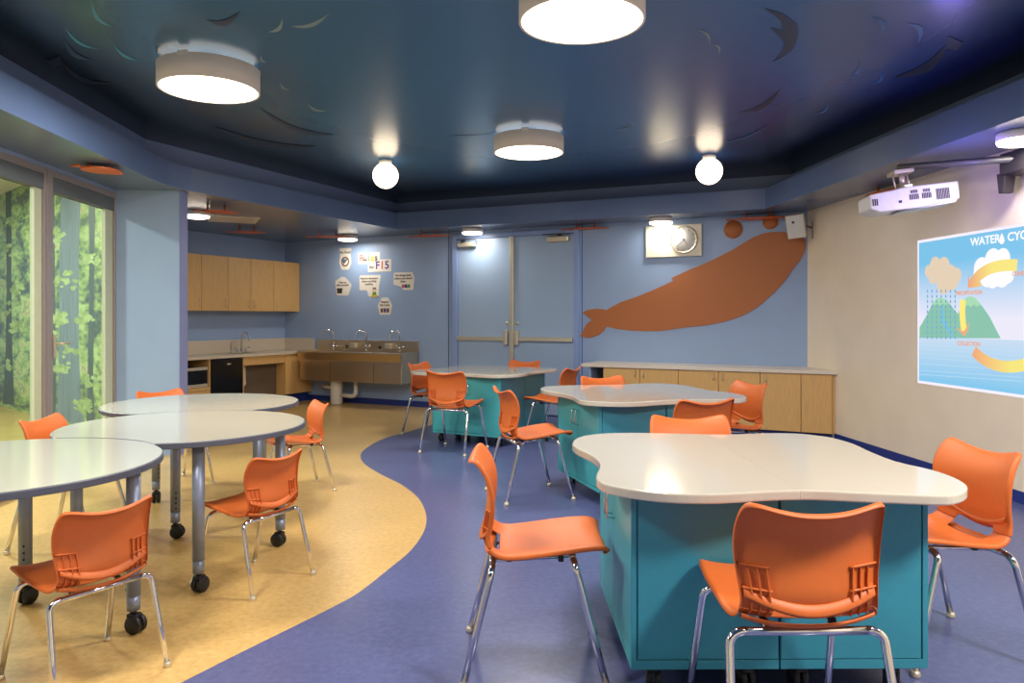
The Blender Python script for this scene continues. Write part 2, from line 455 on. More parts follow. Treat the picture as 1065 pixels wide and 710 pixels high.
crescent(67, 28, 103, 51, -4, -3, fish_lt); crescent(117, 44, 145, 63, -3, -3, fish_lt); crescent(95, 0, 118, 28, -5, -4, fish_lt)
crescent(302, 27, 343, 13, -4, -4, fish_pale); crescent(279, 33, 294, 19, -3, -4, fish_pale); crescent(272, 56, 277, 65, -2, -2.5, fish_pale)
crescent(319, 107, 339, 115, -2, -2.5, fish_pale); crescent(291, 85, 302, 93, -2, -2, fish_pale)
crescent(725, 31, 738, 47, 4, 3, fish_pale); crescent(741, 46, 748, 56, 2.5, 2.5, fish_pale)
ceil_poly([(794, 8), (815, 14), (829, 25), (830, 38), (824, 52), (814, 59), (803, 65), (812, 55), (816, 44), (809, 36), (800, 28), (815, 32), (811, 20)], fish_dark)
crescent(907, 17, 915, 38, 5, 5, fish_bl); crescent(943, 24, 955, 45, 6, 6, fish_bl); crescent(893, 63, 884, 78, 3, 4, fish_bl)
crescent(915, 72, 907, 87, 4, 4, fish_bl); crescent(862, 106, 848, 118, 3, 2, fish_bl); crescent(908, 88, 930, 72, 0, 0.1, fish_bl)
crescent(812, 92, 768, 117, 4, 5, fish_dark); crescent(991, 38, 930, 80, 6, 9, fish_black); ceil_poly([(986, 37), (1002, 44), (996, 52), (984, 50)], fish_black)
crescent(60, 58, 118, 86, -8, -5, fish_black); ceil_poly([(48, 63), (63, 57), (64, 66), (56, 70)], fish_black)
crescent(66, 37, 96, 62, -5, -5, fish_dark); crescent(214, 20, 250, 11, -5, -6, fish_dark)
crescent(220, 130, 330, 152, -5, -5, fish_black); crescent(270, 112, 350, 140, -6, -5, fish_dark)
crescent(800, 128, 750, 148, 3, 1.5, fish_bl); crescent(520, 137, 460, 141, 1, 1, fish_bl); crescent(660, 128, 640, 135, 1, 1, fish_pale)
o = mf.build('painted_fish', None, ceil_top); o['label'] = 'pale and dark fish painted across the sea mural'
ceil_top['label'] = 'dark glossy sea mural ceiling with painted fish'; 

# ------------------------------------------------------------------ window wall (left)
YW0, YW1 = 0.6, 7.0
LW_P = Vector((lwx(YW1), YW1, 0)); A_LEFT = math.atan2(1, -.075)      # local x runs away from camera, local -y is room? (checked below)
def lw_obj(name, label=None):
    o = bpy.data.objects.new(name, None); COL.objects.link(o); o.location = (lwx(YW0), YW0, 0); o.rotation_euler = (0, 0, A_LEFT); o['kind'] = 'structure'
    return o
def lu(Y): return (Y - YW0) * 1.0028      # local x for a world Y; +y local points outside (-X world)
def pane_unit(name, Y0, Y1, handle=False, stile=.15):
    w = lw_obj(name); u0, u1 = lu(Y0), lu(Y1); zt = 2.46
    b = MB(); f = .032
    for (a, c, d, e) in ((u0, u0 + f, 0, zt), (u1 - f, u1, 0, zt), (u0 + f, u1 - f, zt - .05, zt), (u0 + f, u1 - f, 0, .05)):
        b.box(a, c, -.008, .07, d, e, .003)
    b.build('window_frame', frame_grey, w)
    b = MB()
    b.box(u1 - f - stile, u1 - f - .002, .012, .045, .05, zt - .17, .003); b.box(u0 + f + .002, u0 + f + .03, .012, .045, .05, zt - .17, .003)
    b.box(u0 + f + .03, u1 - f - stile, .01, .06, .05, .16, .003)
    b.build('sash', stile_pale, w)
    MB().box(u0 + f + .03, u1 - f - stile, .03, .04, .16, zt - .17).build('glass_pane', glass, w)
    MB().box(u0 + f, u1 - f, .0, .07, zt - .17, zt - .05, .004).build('roller_shade_box', shade_cloth, w)
    if handle:
        b = MB(); b.box(u0 + .012, u0 + .034, -.032, -.018, .98, 1.16, .003)
        b.tube([(u0 + .023, -.03, 1.09), (u0 + .023, -.075, 1.09), (u0 + .04, -.085, 1.09), (u0 + .15, -.085, 1.09)], .009)
        b.build('lever_handle', steel_light, w)
    return w
pane_unit('door_1', 5.862, 6.995, True, .15)
pane_unit('window_1', 3.95, 5.802, False, .105)
pane_unit('window_2', 2.05, 3.90, False, .14)
pane_unit('window_3', .62, 2.0, False, .14)
b = MB().box(lu(YW0), lu(YW1), -.0, .12, 2.462, 2.95); o = struct(b.build('wall_above_windows', wall_blue)); o.location = (lwx(YW0), YW0, 0); o.rotation_euler = (0, 0, A_LEFT)
b = MB()
for Y in (5.832, 3.925, 2.025): b.box(lu(Y) - .028, lu(Y) + .028, -.012, .075, 0, 2.46, .002)
o = struct(b.build('trim_2', frame_grey)); o.location = (lwx(YW0), YW0, 0); o.rotation_euler = (0, 0, A_LEFT)

# corridor beyond the glass with a forest mural
M0 = Vector((-4.33, 8.06)); MD = Vector((-.73, .683)).normalized()
pE = M0 + MD * 9.0
struct(MB().prism([(-3.2, -2), (-3.65, 7.2), (M0.x, M0.y), (pE.x, pE.y), (-13, 8), (-9, -2)], -.05, -.002).build('floor_corridor', out_floor))
struct(MB().prism([(-3.3, -2), (-3.85, 7.2), (M0.x, M0.y), (pE.x, pE.y), (-13, 8), (-9, -2)], 3.1, 3.15).build('ceiling_corridor', white_pl))
def forest_mat():
    m = bpy.data.materials.new('printed_forest_mural'); m.use_nodes = True
    nt = m.node_tree; L = nt.links.new; bs = nt.nodes['Principled BSDF']; bs.inputs['Roughness'].default_value = 0.35
    tc = nt.nodes.new('ShaderNodeTexCoord'); mp = nt.nodes.new('ShaderNodeMapping'); mp.inputs['Scale'].default_value = (.75, 1, 2.1)
    L(tc.outputs['Object'], mp.inputs['Vector'])
    n = nt.nodes.new('ShaderNodeTexNoise'); n.inputs['Scale'].default_value = 1.9; n.inputs['Detail'].default_value = 5; n.inputs['Roughness'].default_value = .62; n.inputs['Distortion'].default_value = .6
    L(mp.outputs[0], n.inputs['Vector'])
    v = nt.nodes.new('ShaderNodeTexVoronoi'); v.inputs['Scale'].default_value = 9
    L(mp.outputs[0], v.inputs['Vector'])
    a = nt.nodes.new('ShaderNodeMath'); a.operation = 'MULTIPLY_ADD'; a.inputs[1].default_value = 0.16; L(v.outputs['Distance'], a.inputs[0]); L(n.outputs['Fac'], a.inputs[2])
    rp = nt.nodes.new('ShaderNodeValToRGB'); cr = rp.color_ramp; cr.interpolation = 'CONSTANT'
    cols = [(0, (62, 78, 70)), (.46, (84, 102, 80)), (.52, (112, 136, 84)), (.58, (138, 166, 94)), (.64, (162, 186, 118)), (.70, (182, 158, 112)), (.73, (128, 152, 104))]
    cr.elements[0].color = s2l(cols[0][1]); cr.elements[1].position = cols[1][0]; cr.elements[1].color = s2l(cols[1][1])
    for p, c in cols[2:]: e = cr.elements.new(p); e.color = s2l(c)
    L(a.outputs[0], rp.inputs['Fac']); L(rp.outputs['Color'], bs.inputs['Base Color'])
    return m
mw = struct(MB().box(0, 9.0, 0, .06, 0, 3.1).build('wall_corridor', forest_mat()))
ma = math.atan2(MD.y, MD.x); mw.location = (M0.x, M0.y, 0); mw.rotation_euler = (0, 0, ma)
# outside is at local -y side of the mural; the printed trunks are flat shapes of the same wall print
trunk_m = mat('printed_trunk_blue', (104, 122, 126), 0.5, noise=.22, nscale=7, stretch=(5, 1, .5)); trunk_m2 = mat('printed_trunk_dark', (72, 86, 80), 0.5, noise=.25, nscale=7, stretch=(5, 1, .5))
leaf_m = mat('printed_leaf_green', (136, 160, 98), 0.5, noise=.25, nscale=12); leaf_m2 = mat('printed_leaf_lime', (156, 178, 118), 0.5, noise=.2, nscale=12)
def on_mural(x, y):
    r = ray(x); t = (r * M0.y - M0.x) / (MD.x - r * MD.y); Y = M0.y + MD.y * t; y = min(y, HY + .98 * EYE * F / Y)
    return t, EYE + (HY - y) * Y / F
def trunk(xs, off=.004, m=None):
    L_ = []; R_ = []
    for (y, xa, xb) in xs:
        t, z = on_mural(xa, y); L_.append((t, z)); t, z = on_mural(xb, y); R_.append((t, z))
    return L_ + R_[::-1]
tb = MB()
tb.use(trunk_m).vprism(trunk([(170, 70, 91), (260, 68, 88), (360, 67, 88), (420, 66, 90), (470, 60, 96), (480, 58, 100)]), -0.0, .0606)
tb.use(trunk_m2).vprism(trunk([(170, 54, 62), (300, 55, 63), (420, 53, 64), (480, 53, 64)]), 0, .0604)
tb.use(trunk_m2).vprism(trunk([(150, 98, 106), (300, 99, 104), (400, 97, 103), (470, 96, 105)]), 0, .0604)
tb.use(trunk_m2).vprism(trunk([(140, 10, 17), (300, 12, 17), (360, 11, 18), (420, 8, 20)]), 0, .0604)
rr = random.Random(3)
for (x, y, s) in [(60, 245, 12), (72, 292, 14), (66, 330, 9), (84, 365, 14), (70, 382, 9), (58, 348, 7), (96, 330, 10), (100, 270, 9), (103, 395, 10), (92, 420, 10), (80, 452, 14), (62, 440, 9), (8, 260, 12), (20, 230, 12), (6, 320, 12), (22, 340, 9), (8, 380, 12), (26, 300, 9)]:
    for k in range(16):
        px, py = x + rr.uniform(-s, s) * .9, y + rr.uniform(-s, s) * .6
        if px < 47 and px > 30: px = 28
        t, z = on_mural(px, py); w = rr.uniform(.04, .12); n_ = 11; ph = rr.uniform(0, 6)
        pts = [(t + w * (1.3 + .35 * math.sin(3 * 2 * PI * i / n_ + ph)) * math.cos(2 * PI * i / n_), z + w * .30 * (1 + .4 * math.sin(2 * 2 * PI * i / n_ + ph)) * math.sin(2 * PI * i / n_)) for i in range(n_)]
        d = .0609 + .00004 * k
        tb.use(leaf_m if rr.random() < .6 else leaf_m2)
        tb.vprism(pts, .05, d)
# mural print shapes sit on the room-facing side
po = tb.build('printed_tree', None, mw)

# ------------------------------------------------------------------ lamps
def light(name, kind, loc, power, color=(1, .93, .82), size=.3, rot=(0, 0, 0), parent=None, **kw):
    l = bpy.data.lights.new(name, kind); l.energy = power; l.color = color
    if kind == 'AREA': l.shape = 'DISK'; l.size = size
    elif kind in ('POINT', 'SPOT'): l.shadow_soft_size = size
    for k, v in kw.items(): setattr(l, k, v)
    o = bpy.data.objects.new(name, l); COL.objects.link(o); o.location = loc; o.rotation_euler = rot
    return o

def drum(loc, label):
    t = thing('drum_ceiling_light', label, 'ceiling light', (loc[0], loc[1], Z_TOP), 0, 'drum lights under the sea mural')
    R = .305
    MB().lathe([(R - .012, -.035), (R, -.035), (R, -.172), (R - .012, -.172), (R - .012, -.035)], n=64).build('drum_shade', drum_grey, t)
    MB().lathe([(0, -.176), (R * .6, -.176), (R - .03, -.174), (R - .006, -.168), (R - .014, -.160), (0, -.160)], n=64).build('lit_diffuser', lamp_face, t)
    MB().lathe([(0, 0), (.07, 0), (.07, -.05), (0, -.05)], n=24).build('ceiling_canopy', white_pl, t)
    MB().lathe([(0, -.045), (R - .02, -.045), (R - .02, -.055), (0, -.055)], n=48).build('lit_top_disc', uplight, t)
    for k in range(3):
        a = 2 * PI * k / 3 + .4; b = MB()
        b.box(R - .035, R - .0, -.03, .03, -.05, -.022, .002, Matrix.Rotation(a, 4, 'Z'))
        b.build('bracket', white_pl, t)
    return t
for loc, lab in (((-1.91, 4.70), 'leftmost large round drum light, above the round tables'), ((.338, 3.61), 'largest drum light, cut by the top edge of the picture'), ((.147, 6.50), 'middle drum light hanging between the two globe lights'),
                 ((-1.72, 1.6), 'added drum light, unseen behind the camera on the window side'), ((2.2, 1.2), 'added drum light, unseen behind the camera on the screen side')):
    drum(loc, lab)
    light('drum_lamp', 'AREA', (loc[0], loc[1], Z_TOP - .18), 48 if loc[1] > 2 else (66 if loc[0] < 0 else 120), (1, .93, .84), .56)  # the two drums behind the camera are unseen, added as frontal fill
def globe(loc, label):
    t = thing('globe_ceiling_light', label, 'ceiling light', (loc[0], loc[1], Z_TOP), 0, 'globe lights under the sea mural')
    MB().lathe([(0, 0), (.062, 0), (.066, -.01), (.062, -.045), (0, -.045)], n=32).build('lamp_holder', white_pl, t)
    pr = [(.05, -.03)] + [(.130 * math.sin(a), -.160 + .130 * math.cos(a)) for a in [.42 + (PI - .42) * k / 20 for k in range(20)]] + [(0, -.290)]
    MB().lathe(pr, n=40).build('glass_globe', globe_face, t)
for loc, lab in (((-1.29, 7.6), 'left glowing globe light, in front of the posters'), ((1.95, 7.37), 'right glowing globe light, above the orange whale')):
    globe(loc, lab)
def disk(loc, label):
    t = thing('disc_ceiling_light', label, 'ceiling light', (loc[0], loc[1], Z_LOW), 0, 'small disc lights on the low ceiling')
    MB().lathe([(0, 0), (.135, 0), (.14, -.008), (.14, -.052), (0, -.052)], n=40).build('light_housing', white_pl, t)
    MB().lathe([(0, -.080), (.10, -.080), (.132, -.072), (.138, -.054), (0, -.054)], n=40).build('lit_diffuser', disk_face, t)
for loc, lab in (((-2.40, 10.89), 'small disc light above the paper posters'), ((-.535, 10.05), 'small disc light above the left blue door'), ((1.79, 8.96), 'small disc light above the clock'),
                 ((3.28, 4.80), 'small disc light beside the projector arm'), ((-3.55, 8.39), 'small disc light in the kitchen corner, half hidden by the blue column'), ((3.5, 2.0), 'small disc light behind the camera by the cream wall'),
                 ((-3.42, 3.0), 'small disc light over the windows, out of the picture')):
    if lab.startswith('small disc light over the windows'): loc = (-3.2, 3.0)
    disk(loc, lab)
    light('disc_lamp', 'AREA', (loc[0], loc[1], Z_LOW - .083), 11 if loc in ((3.28, 4.80), (3.5, 2.0)) else (5.5 if loc in ((-.535, 10.05), (1.79, 8.96)) else 8), (1, .94, .84), .24)
# unseen lamps added beyond the glass to brighten the forest mural
for loc in ((-5.3, 6.6), (-7.2, 8.4), (-5.2, 4.2)):
    t = thing('corridor_fill_light', 'added round light, unseen on the corridor ceiling outside the windows', 'ceiling light', (loc[0], loc[1], 3.1), 0, 'added lights in the corridor')
    MB().lathe([(0, 0), (.25, 0), (.25, -.05), (0, -.05)], n=32).build('light_housing', white_pl, t)
    MB().lathe([(0, -.052), (.24, -.052), (.24, -.07), (0, -.07)], n=32).build('lit_diffuser', lamp_face, t)
    light('corridor_fill_lamp', 'AREA', (loc[0], loc[1], 3.005), 135, (1, .97, .9), .45)

# return-air grille in the kitchen ceiling
t = thing('ceiling_diffuser', 'flat square cream ceiling vent behind the half-hidden disc light', 'ceiling vent', (-3.38, 9.05, Z_LOW), math.radians(25))
b = MB(); b.box(-.28, .28, -.28, .28, -.012, 0, .003); b.build('vent_frame', cream_panel, t)
b = MB(); b.box(-.22, .22, -.22, .22, -.022, -.013, .003); b.build('vent_plate', counter, t)

# ------------------------------------------------------------------ hanging orange fish
def fish_outline(L, W):
    body = []
    for k in range(15):
        u = k / 14; w = W * .5 * math.sin(PI * (u ** .8)) ** .75 if 0 < u < 1 else .004
        body.append((u, w))
    up = [(-L / 2 + L * (.16 + .84 * u), w) for u, w in body]
    tail_u = [(-L / 2, .018 + W * .16), (-L / 2 + L * .10, .012)]
    fin_u = []
    pts = tail_u + up
    low = [(x, -y) for x, y in reversed(pts)]
    return pts + low
def fish(loc, rz, label, L=.62, W=.20, drop=.055, tilt=0.0):
    t = thing('hanging_fish', label, 'ceiling ornament', (loc[0], loc[1], Z_LOW), rz, 'orange fish hung under the low ceiling')
    b = MB(); b.prism(fish_outline(L, W), -drop - .012, -drop)
    b.build('fish_board', orange_fish, t)
    for sx in (-1, 1): MB().tube([(sx * L * .19, 0, 0), (sx * L * .19, 0, -drop)], .011, 8).build('hanging_post', orange_fish, t)
def lowpt(x, y, d=.06): return hit_z(x, y, Z_LOW - d)
fish(lowpt(103, 174.5, .02), math.radians(63), 'orange fish on the low ceiling over the windows', L=.40, W=.26, drop=.03)
fish(lowpt(225, 220), math.radians(35), 'orange fish overlapping the disc light beside the blue column', L=.46, W=.24)
fish(lowpt(256.5, 241, .055), math.radians(10), 'orange fish hanging over the wall cupboards', L=.5)
fish(lowpt(341, 245.5, .055), math.radians(-5), 'orange fish beside the disc light above the posters', L=.62)
fish(lowpt(446, 245, .055), A_BACK + .1, 'orange fish hanging left of the blue double doors', L=.62)
fish(lowpt(609, 237.5, .055), A_BACK + .15, 'orange fish hanging above the right blue door', L=.62)
fish(lowpt(789, 227, .06), A_BACK + .05, 'orange fish hanging just in front of the two orange discs', L=.72)
fish(lowpt(922, 200, .06), math.radians(100), 'orange fish half hidden behind the projector', L=.6)

# ------------------------------------------------------------------ back wall: doors
def wframe(name, label, cat, s, rz=A_BACK, group=None, off=0.0, z=0.0):
    """thing on the back wall; local x to the right along the wall, -y into the room"""
    p = back(s, off); return thing(name, label, cat, (p[0], p[1], z), rz, group)
sL, _ = on_back(477.5, 300); sM, _ = on_back(534, 300); sR, _ = on_back(598, 300)
zD = 2.385
fr = bpy.data.objects.new('door_2', None); COL.objects.link(fr); fr['kind'] = 'structure'; p = back(sM); fr.location = (p[0], p[1], 0); fr.rotation_euler = (0, 0, A_BACK)
wl, wr = sL - sM, sM - sR
b = MB()
b.box(-wl - .085, -wl, -.05, .01, 0, zD + .06, .006); b.box(wr, wr + .065, -.05, .01, 0, zD + .06, .006); b.box(-wl, wr, -.05, .01, zD, zD + .06, .006)
b.build('door_frame', frame_blue, fr)
MB().box(-.028, .028, -.062, .0, 0, zD, .005).build('mullion', steel_light, fr)
def leaf(x0, x1, hinge_left):
    d = MB().box(x0, x1, -.028, .004, .012, zD - .006, .003).build('door_leaf', door_blue, fr)
    lx = x1 - .05 if hinge_left else x0 + .05           # latch side
    b = MB().box(x0 + .004 if hinge_left else lx, lx if hinge_left else x1 - .004, -.085, -.045, 1.005 - .028, 1.005 + .028, .006)
    q = b.build('push_bar', steel_light, d)
    b = MB(); b.box(lx - .03, lx + .03, -.10, -.028, .92, 1.12, .012); b.build('latch_case', steel_light, d)
    MB().lathe([(0, 0), (.022, 0), (.022, -.012), (0, -.012)], n=20, M=Matrix.Translation((lx, -.028, 1.215)) @ Matrix.Rotation(-PI / 2, 4, 'X')).build('lock_cylinder', steel_light, d)
    return d
d1 = leaf(-wl + .004, -.03, True); d2 = leaf(.03, wr - .004, False)
b = MB(); b.box(wr - .36, wr - .06, -.10, -.03, zD - .105, zD - .035, .01); b.build('door_closer', steel_light, d2)
b = MB(); b.box(wr - .40, wr - .02, -.14, -.115, zD - .018, zD - .005); b.box(wr - .2, wr - .17, -.13, -.05, zD - .04, zD - .008); b.build('closer_arm', dark_metal, d2)
b = MB(); b.box(-wl + .03, -wl + .30, -.10, -.03, zD - .115, zD - .05, .01); b.build('door_closer', steel_light, d1)
b = MB(); b.box(-wl + .03, -wl + .34, -.13, -.11, zD - .028, zD - .012); b.box(-wl + .1, -wl + .125, -.12, -.05, zD - .06, zD - .02); b.build('closer_arm', dark_metal, d1)
# thin control joints in the wall beside the doors
for x in (466.6, 605.5):
    s, _ = on_back(x, 300); p = back(s, .001); o = MB().box(-.004, .004, -.004, .0, .0, Z_LOW).build('trim_3', base_blue); struct(o); o.location = (p[0], p[1], 0); o.rotation_euler = (0, 0, A_BACK)

# ------------------------------------------------------------------ orange whale silhouette and discs
wp = [(62, 455), (80, 443), (120, 437), (145, 439), (160, 443), (185, 428), (220, 410), (280, 390), (350, 362), (405, 337), (438, 321), (426, 312), (500, 278), (560, 254), (600, 235), (680, 195), (720, 170), (760, 146), (800, 130), (830, 124), (870, 122), (915, 126), (950, 136), (972, 150), (979, 172), (974, 205), (955, 238), (925, 275), (905, 305), (880, 338), (850, 370), (800, 415), (770, 438), (740, 455), (710, 469), (680, 480), (640, 492), (600, 500), (550, 508), (500, 512), (430, 522), (400, 527), (350, 530), (260, 527), (200, 520), (162, 510), (150, 527), (130, 544), (105, 554), (80, 557), (52, 548), (65, 530), (75, 505), (88, 492), (102, 485), (85, 472)]
wq = [on_back(590 + x / 3.944, 210 + y / 3.944, .01) for x, y in wp]
s0 = sum(q[0] for q in wq) / len(wq)
pts = [(s0 - s, z) for s, z in wq]
o = MB().vprism(pts, -.012, 0).build('whale_silhouette', orange_paint); p = back(s0); o.location = (p[0], p[1], 0); o.rotation_euler = (0, 0, A_BACK)
tag(o, 'large flat orange whale silhouette on the blue back wall', 'wall decoration')
for x, y, r, lab in ((762.7, 238.6, .107, 'larger orange disc on the wall, left of its twin'), (801.3, 230.8, .085, 'smaller orange disc on the wall, next to the loudspeaker')):
    s, z = on_back(x, y); p = back(s)
    o = MB().lathe([(0, 0), (r, 0), (r, .012), (0, .012)], n=40, M=Matrix.Rotation(PI / 2, 4, 'X')).build('orange_disc', orange_paint)
    o.location = (p[0], p[1], z); o.rotation_euler = (0, 0, A_BACK); tag(o, lab, 'wall decoration', 'orange discs above the whale')

# clock on ivory panel
s1, z1 = on_back(672.8, 236); s2, z2 = on_back(730.6, 266.6); _, z1b = on_back(672.8, 268.2)
s, z = (s1 + s2) / 2, z1b
t = wframe('clock_panel', 'ivory back panel carrying the round wall clock', 'wall panel', s)
w = (s1 - s2) / 2
MB().box(-w, w, -.05, 0, z1b, z1 - .0, .004).build('mounting_panel', cream_panel, t)
sc_, zc_ = on_back(711.2, 249.2, .06); cxl = s - sc_
RX = Matrix.Rotation(PI / 2, 4, 'X')
t2 = thing('wall_clock', 'round white wall clock with silver rim above the whale', 'clock', (*back(sc_, .05), zc_), A_BACK)
MB().lathe([(0, 0), (.163, 0), (.166, .02), (.160, .032), (.150, .032), (.150, .022), (0, .022)], n=56, M=RX).build('clock_rim', steel_light, t2)
MB().lathe([(0, .0225), (.150, .0225), (.150, .024), (0, .024)], n=48, M=RX).build('clock_face', white_pl, t2)
b = MB()
for k in range(12):
    a = 2 * PI * k / 12
    b.box(-.004, .004, .118, .138, 0, .0015, 0, Matrix.Translation((0, -.024, 0)) @ RX @ Matrix.Rotation(a, 4, 'Z'))
b.build('hour_marks', grey_mid, t2)
for nme, L_, w_, a in (('hour_hand', .075, .007, -2.5), ('minute_hand', .12, .005, 2.3)):
    MB().box(-w_ / 2, w_ / 2, -.015, L_, .001, .004, 0, Matrix.Translation((0, -.025, 0)) @ RX @ Matrix.Rotation(a, 4, 'Z')).build(nme, grey_mid, t2)
MB().lathe([(0, 0), (.009, 0), (.009, .008), (0, .008)], n=16, M=Matrix.Translation((0, -.025, 0)) @ RX).build('centre_cap', ink_b, t2)

# loudspeaker in the corner
s, z = on_back(829, 248, .2)
t = thing('wall_speaker', 'small grey box loudspeaker tilted in the corner above the whale', 'loudspeaker', (*back(s, .22), z), A_BACK + .0)
Mx = Matrix.Rotation(math.radians(-6), 4, 'Y') @ Matrix.Rotation(math.radians(14), 4, 'X')
MB().box(-.085, .105, -.07, .07, .01, .27, .008, Mx).build('speaker_cabinet', cream_panel, t)
MB().box(-.078, .098, -.074, -.071, .02, .262, .002, Mx).build('speaker_grille', white_pl, t)
MB().lathe([(0, 0), (.014, 0), (.014, .004), (0, .004)], n=16, M=Mx @ Matrix.Translation((-.01, -.0745, .19)) @ RX).build('speaker_port', ink, t)
b = MB(); b.tube([(.08, .05, .14), (.13, .12, .13), (.16, .17, .12)], .012); b.box(.145, .175, .10, .19, .0, .19, .004); b.build('wall_bracket', grey_mid, t)

# ------------------------------------------------------------------ text helper
def text_mesh(txt, size, m, name, parent, loc, rot=(PI / 2, 0, 0), align='CENTER', ext=.0008, xs=1.0, shear=0.0):
    c = bpy.data.curves.new(name, 'FONT'); c.body = txt; c.size = size; c.align_x = align; c.align_y = 'CENTER'; c.extrude = ext; c.shear = shear
    c.offset = size * .022
    to = bpy.data.objects.new('tmp', c); COL.objects.link(to)
    dg = bpy.context.evaluated_depsgraph_get(); dg.update()
    me = bpy.data.meshes.new_from_object(to.evaluated_get(dg)); me.name = name
    bpy.data.objects.remove(to); bpy.data.curves.remove(c)
    me.materials.clear(); me.materials.append(m)
    o = bpy.data.objects.new(name, me); COL.objects.link(o); o.parent = parent; o.location = loc; o.rotation_euler = rot; o.scale = (xs, 1, 1)
    return o

# ------------------------------------------------------------------ paper posters on the back wall
def poster(x0, x1, y0, y1, label, shape='cloud', seed=0, pts=None):
    sa, za = on_back(x0, y0); sb, zb = on_back(x1, y1); s = (sa + sb) / 2; z = (za + zb) / 2
    w, h = sa - sb, za - zb
    t = thing('paper_poster', label, 'poster', (*back(s), z), A_BACK, 'cut-out paper rules on the back wall')
    if shape == 'rect':
        pp = [(-w / 2, -h / 2), (w / 2, -h / 2), (w / 2, h / 2), (-w / 2, h / 2)]
    else:
        pp = []; n = len(pts)
        for i in range(n):
            a = Vector(pts[i]); c = Vector(pts[(i + 1) % n]); L_ = (c - a).length; k = max(1, int(L_ / .22)); nn = Vector(((c - a).y, -(c - a).x)).normalized()
            for j in range(k * 4):
                u = j / (k * 4); q = a + (c - a) * u + nn * .08 * abs(math.sin(PI * u * k)); pp.append((q.x * w / 2, q.y * h / 2))
    MB().vprism(pp, -.004, 0).build('paper_sheet', paper, t)
    return t, w, h
o8 = [(-.5, -1), (.5, -1), (.95, -.55), (.95, .55), (.5, .95), (-.5, .95), (-.95, .55), (-.95, -.55)]
sq = [(-.95, -.95), (.95, -.95), (.95, .95), (-.95, .95)]
t, w, h = poster(353, 365.5, 258.3, 279.5, 'paper rule with a crossed-out food circle, leftmost at the top', 'c', pts=[(-.6, -1), (.6, -1), (.95, -.4), (.8, .4), (.95, .95), (-.95, .95), (-.8, .4), (-.95, -.4)])
text_mesh('No Food', .055, ink, 'lettering', t, (0, -.005, h * .30))
b = MB(); b.lathe([(.055, 0), (.075, 0), (.075, .002), (.055, .002), (.055, 0)], n=32, M=Matrix.Translation((0, -.004, -h * .14)) @ RX); b.box(-.065, .065, 0, .0025, -.008, .008, 0, Matrix.Translation((0, -.0065, -h * .14)) @ Matrix.Rotation(-PI / 4, 4, 'Y')); b.build('prohibition_sign', ink_b, t)
b = MB(); b.lathe([(0, 0), (.032, 0), (.032, .0015), (0, .0015)], n=20, M=Matrix.Translation((-.02, -.004, -h * .11)) @ RX); b.build('food_drawing', ink_bl, t)
t, w, h = poster(372.8, 395, 263, 273.6, 'paper strip reading Rules in coloured letters', 'rect')
for i, (ch, m_) in enumerate(zip('Rules', (ink_r, ink, ink_g, ink_y, ink))): text_mesh(ch, .135, m_, 'letter', t, (-w * .34 + i * w * .17, -.005, 0))
t, w, h = poster(382.8, 407, 270.3, 282, 'paper strip below the title strip, with purple and pink letters', 'rect')
text_mesh('for', .07, ink, 'letter', t, (-w * .33, -.0055, -.02))
for i, (ch, m_) in enumerate(zip('FI5', (ink_p, ink_r, ink_p))): text_mesh(ch, .16, m_, 'letter', t, (-w * .08 + i * w * .2, -.0055, .0))
t, w, h = poster(348.2, 365.8, 287.8, 307, 'cloud paper rule with a small bin drawing, far left', 'c', pts=[(-.7, -.95), (.6, -.95), (.95, .1), (.3, .8), (-.1, .95), (-.9, .5)])
text_mesh('Clean up\nafter yourself', .042, ink, 'lettering', t, (-.01, -.005, h * .12))
MB().vprism([(-.045, -.04), (.045, -.04), (.055, .04), (-.055, .04)], -.0055, -.004).build('bin_drawing', ink, t).location = (-w * .2, 0, -h * .25)
t, w, h = poster(374, 396.3, 286.5, 308.2, 'paper rule with a small green-shirted child drawing, below the title', 'c', pts=[(-.1, -.95), (.75, -.95), (.8, .1), (.95, .95), (-.95, .95), (-.95, -.35), (-.25, -.35)])
text_mesh('Wait for directions\nbefore touching\nanything', .042, ink, 'lettering', t, (-.02, -.005, h * .22))
for nme, m_, P in (('drawn_hair', ink_b, [(-.035, .0), (.035, .0), (.028, .045), (-.028, .045)]), ('drawn_face', ink_skin, [(-.024, -.02), (.024, -.02), (.024, .022), (-.024, .022)]), ('drawn_shirt', ink_g, [(-.04, -.07), (.04, -.07), (.028, -.02), (-.028, -.02)]), ('drawn_shoes', ink_y, [(-.06, -.095), (.06, -.095), (.06, -.07), (-.06, -.07)])):
    q = MB().vprism(P, -.0062 if nme == 'drawn_face' else -.0055, -.004).build(nme, m_, t); q.location = (w * .2, 0, -h * .22)
t, w, h = poster(409.3, 431, 283.5, 301.3, 'cloud paper rule with toy drawings, rightmost of the papers', 'c', pts=[(.0, -.95), (.85, -.95), (.95, .3), (.8, .95), (-.9, .95), (-.95, -.3), (-.2, -.6)])
text_mesh('Put things back\nwhere you found\nthem', .045, ink, 'lettering', t, (-.01, -.005, h * .16))
for i, m_ in enumerate((ink_r, ink_p, ink_g)): q = MB().vprism([(-.022, -.025), (.022, -.025), (.022, .025), (-.022, .025)], -.0055, -.004).build('toy_drawing', m_, t); q.location = (-.01 + i * .05, 0, -h * .28)
t, w, h = poster(393, 408, 309.5, 327.3, 'lowest cloud paper rule with a room drawing', 'c', pts=[(-.7, -.95), (.7, -.95), (.95, .1), (.4, .95), (-.4, .95), (-.95, .1)])
text_mesh('Respect\nthe room', .045, ink, 'lettering', t, (0, -.005, h * .16))
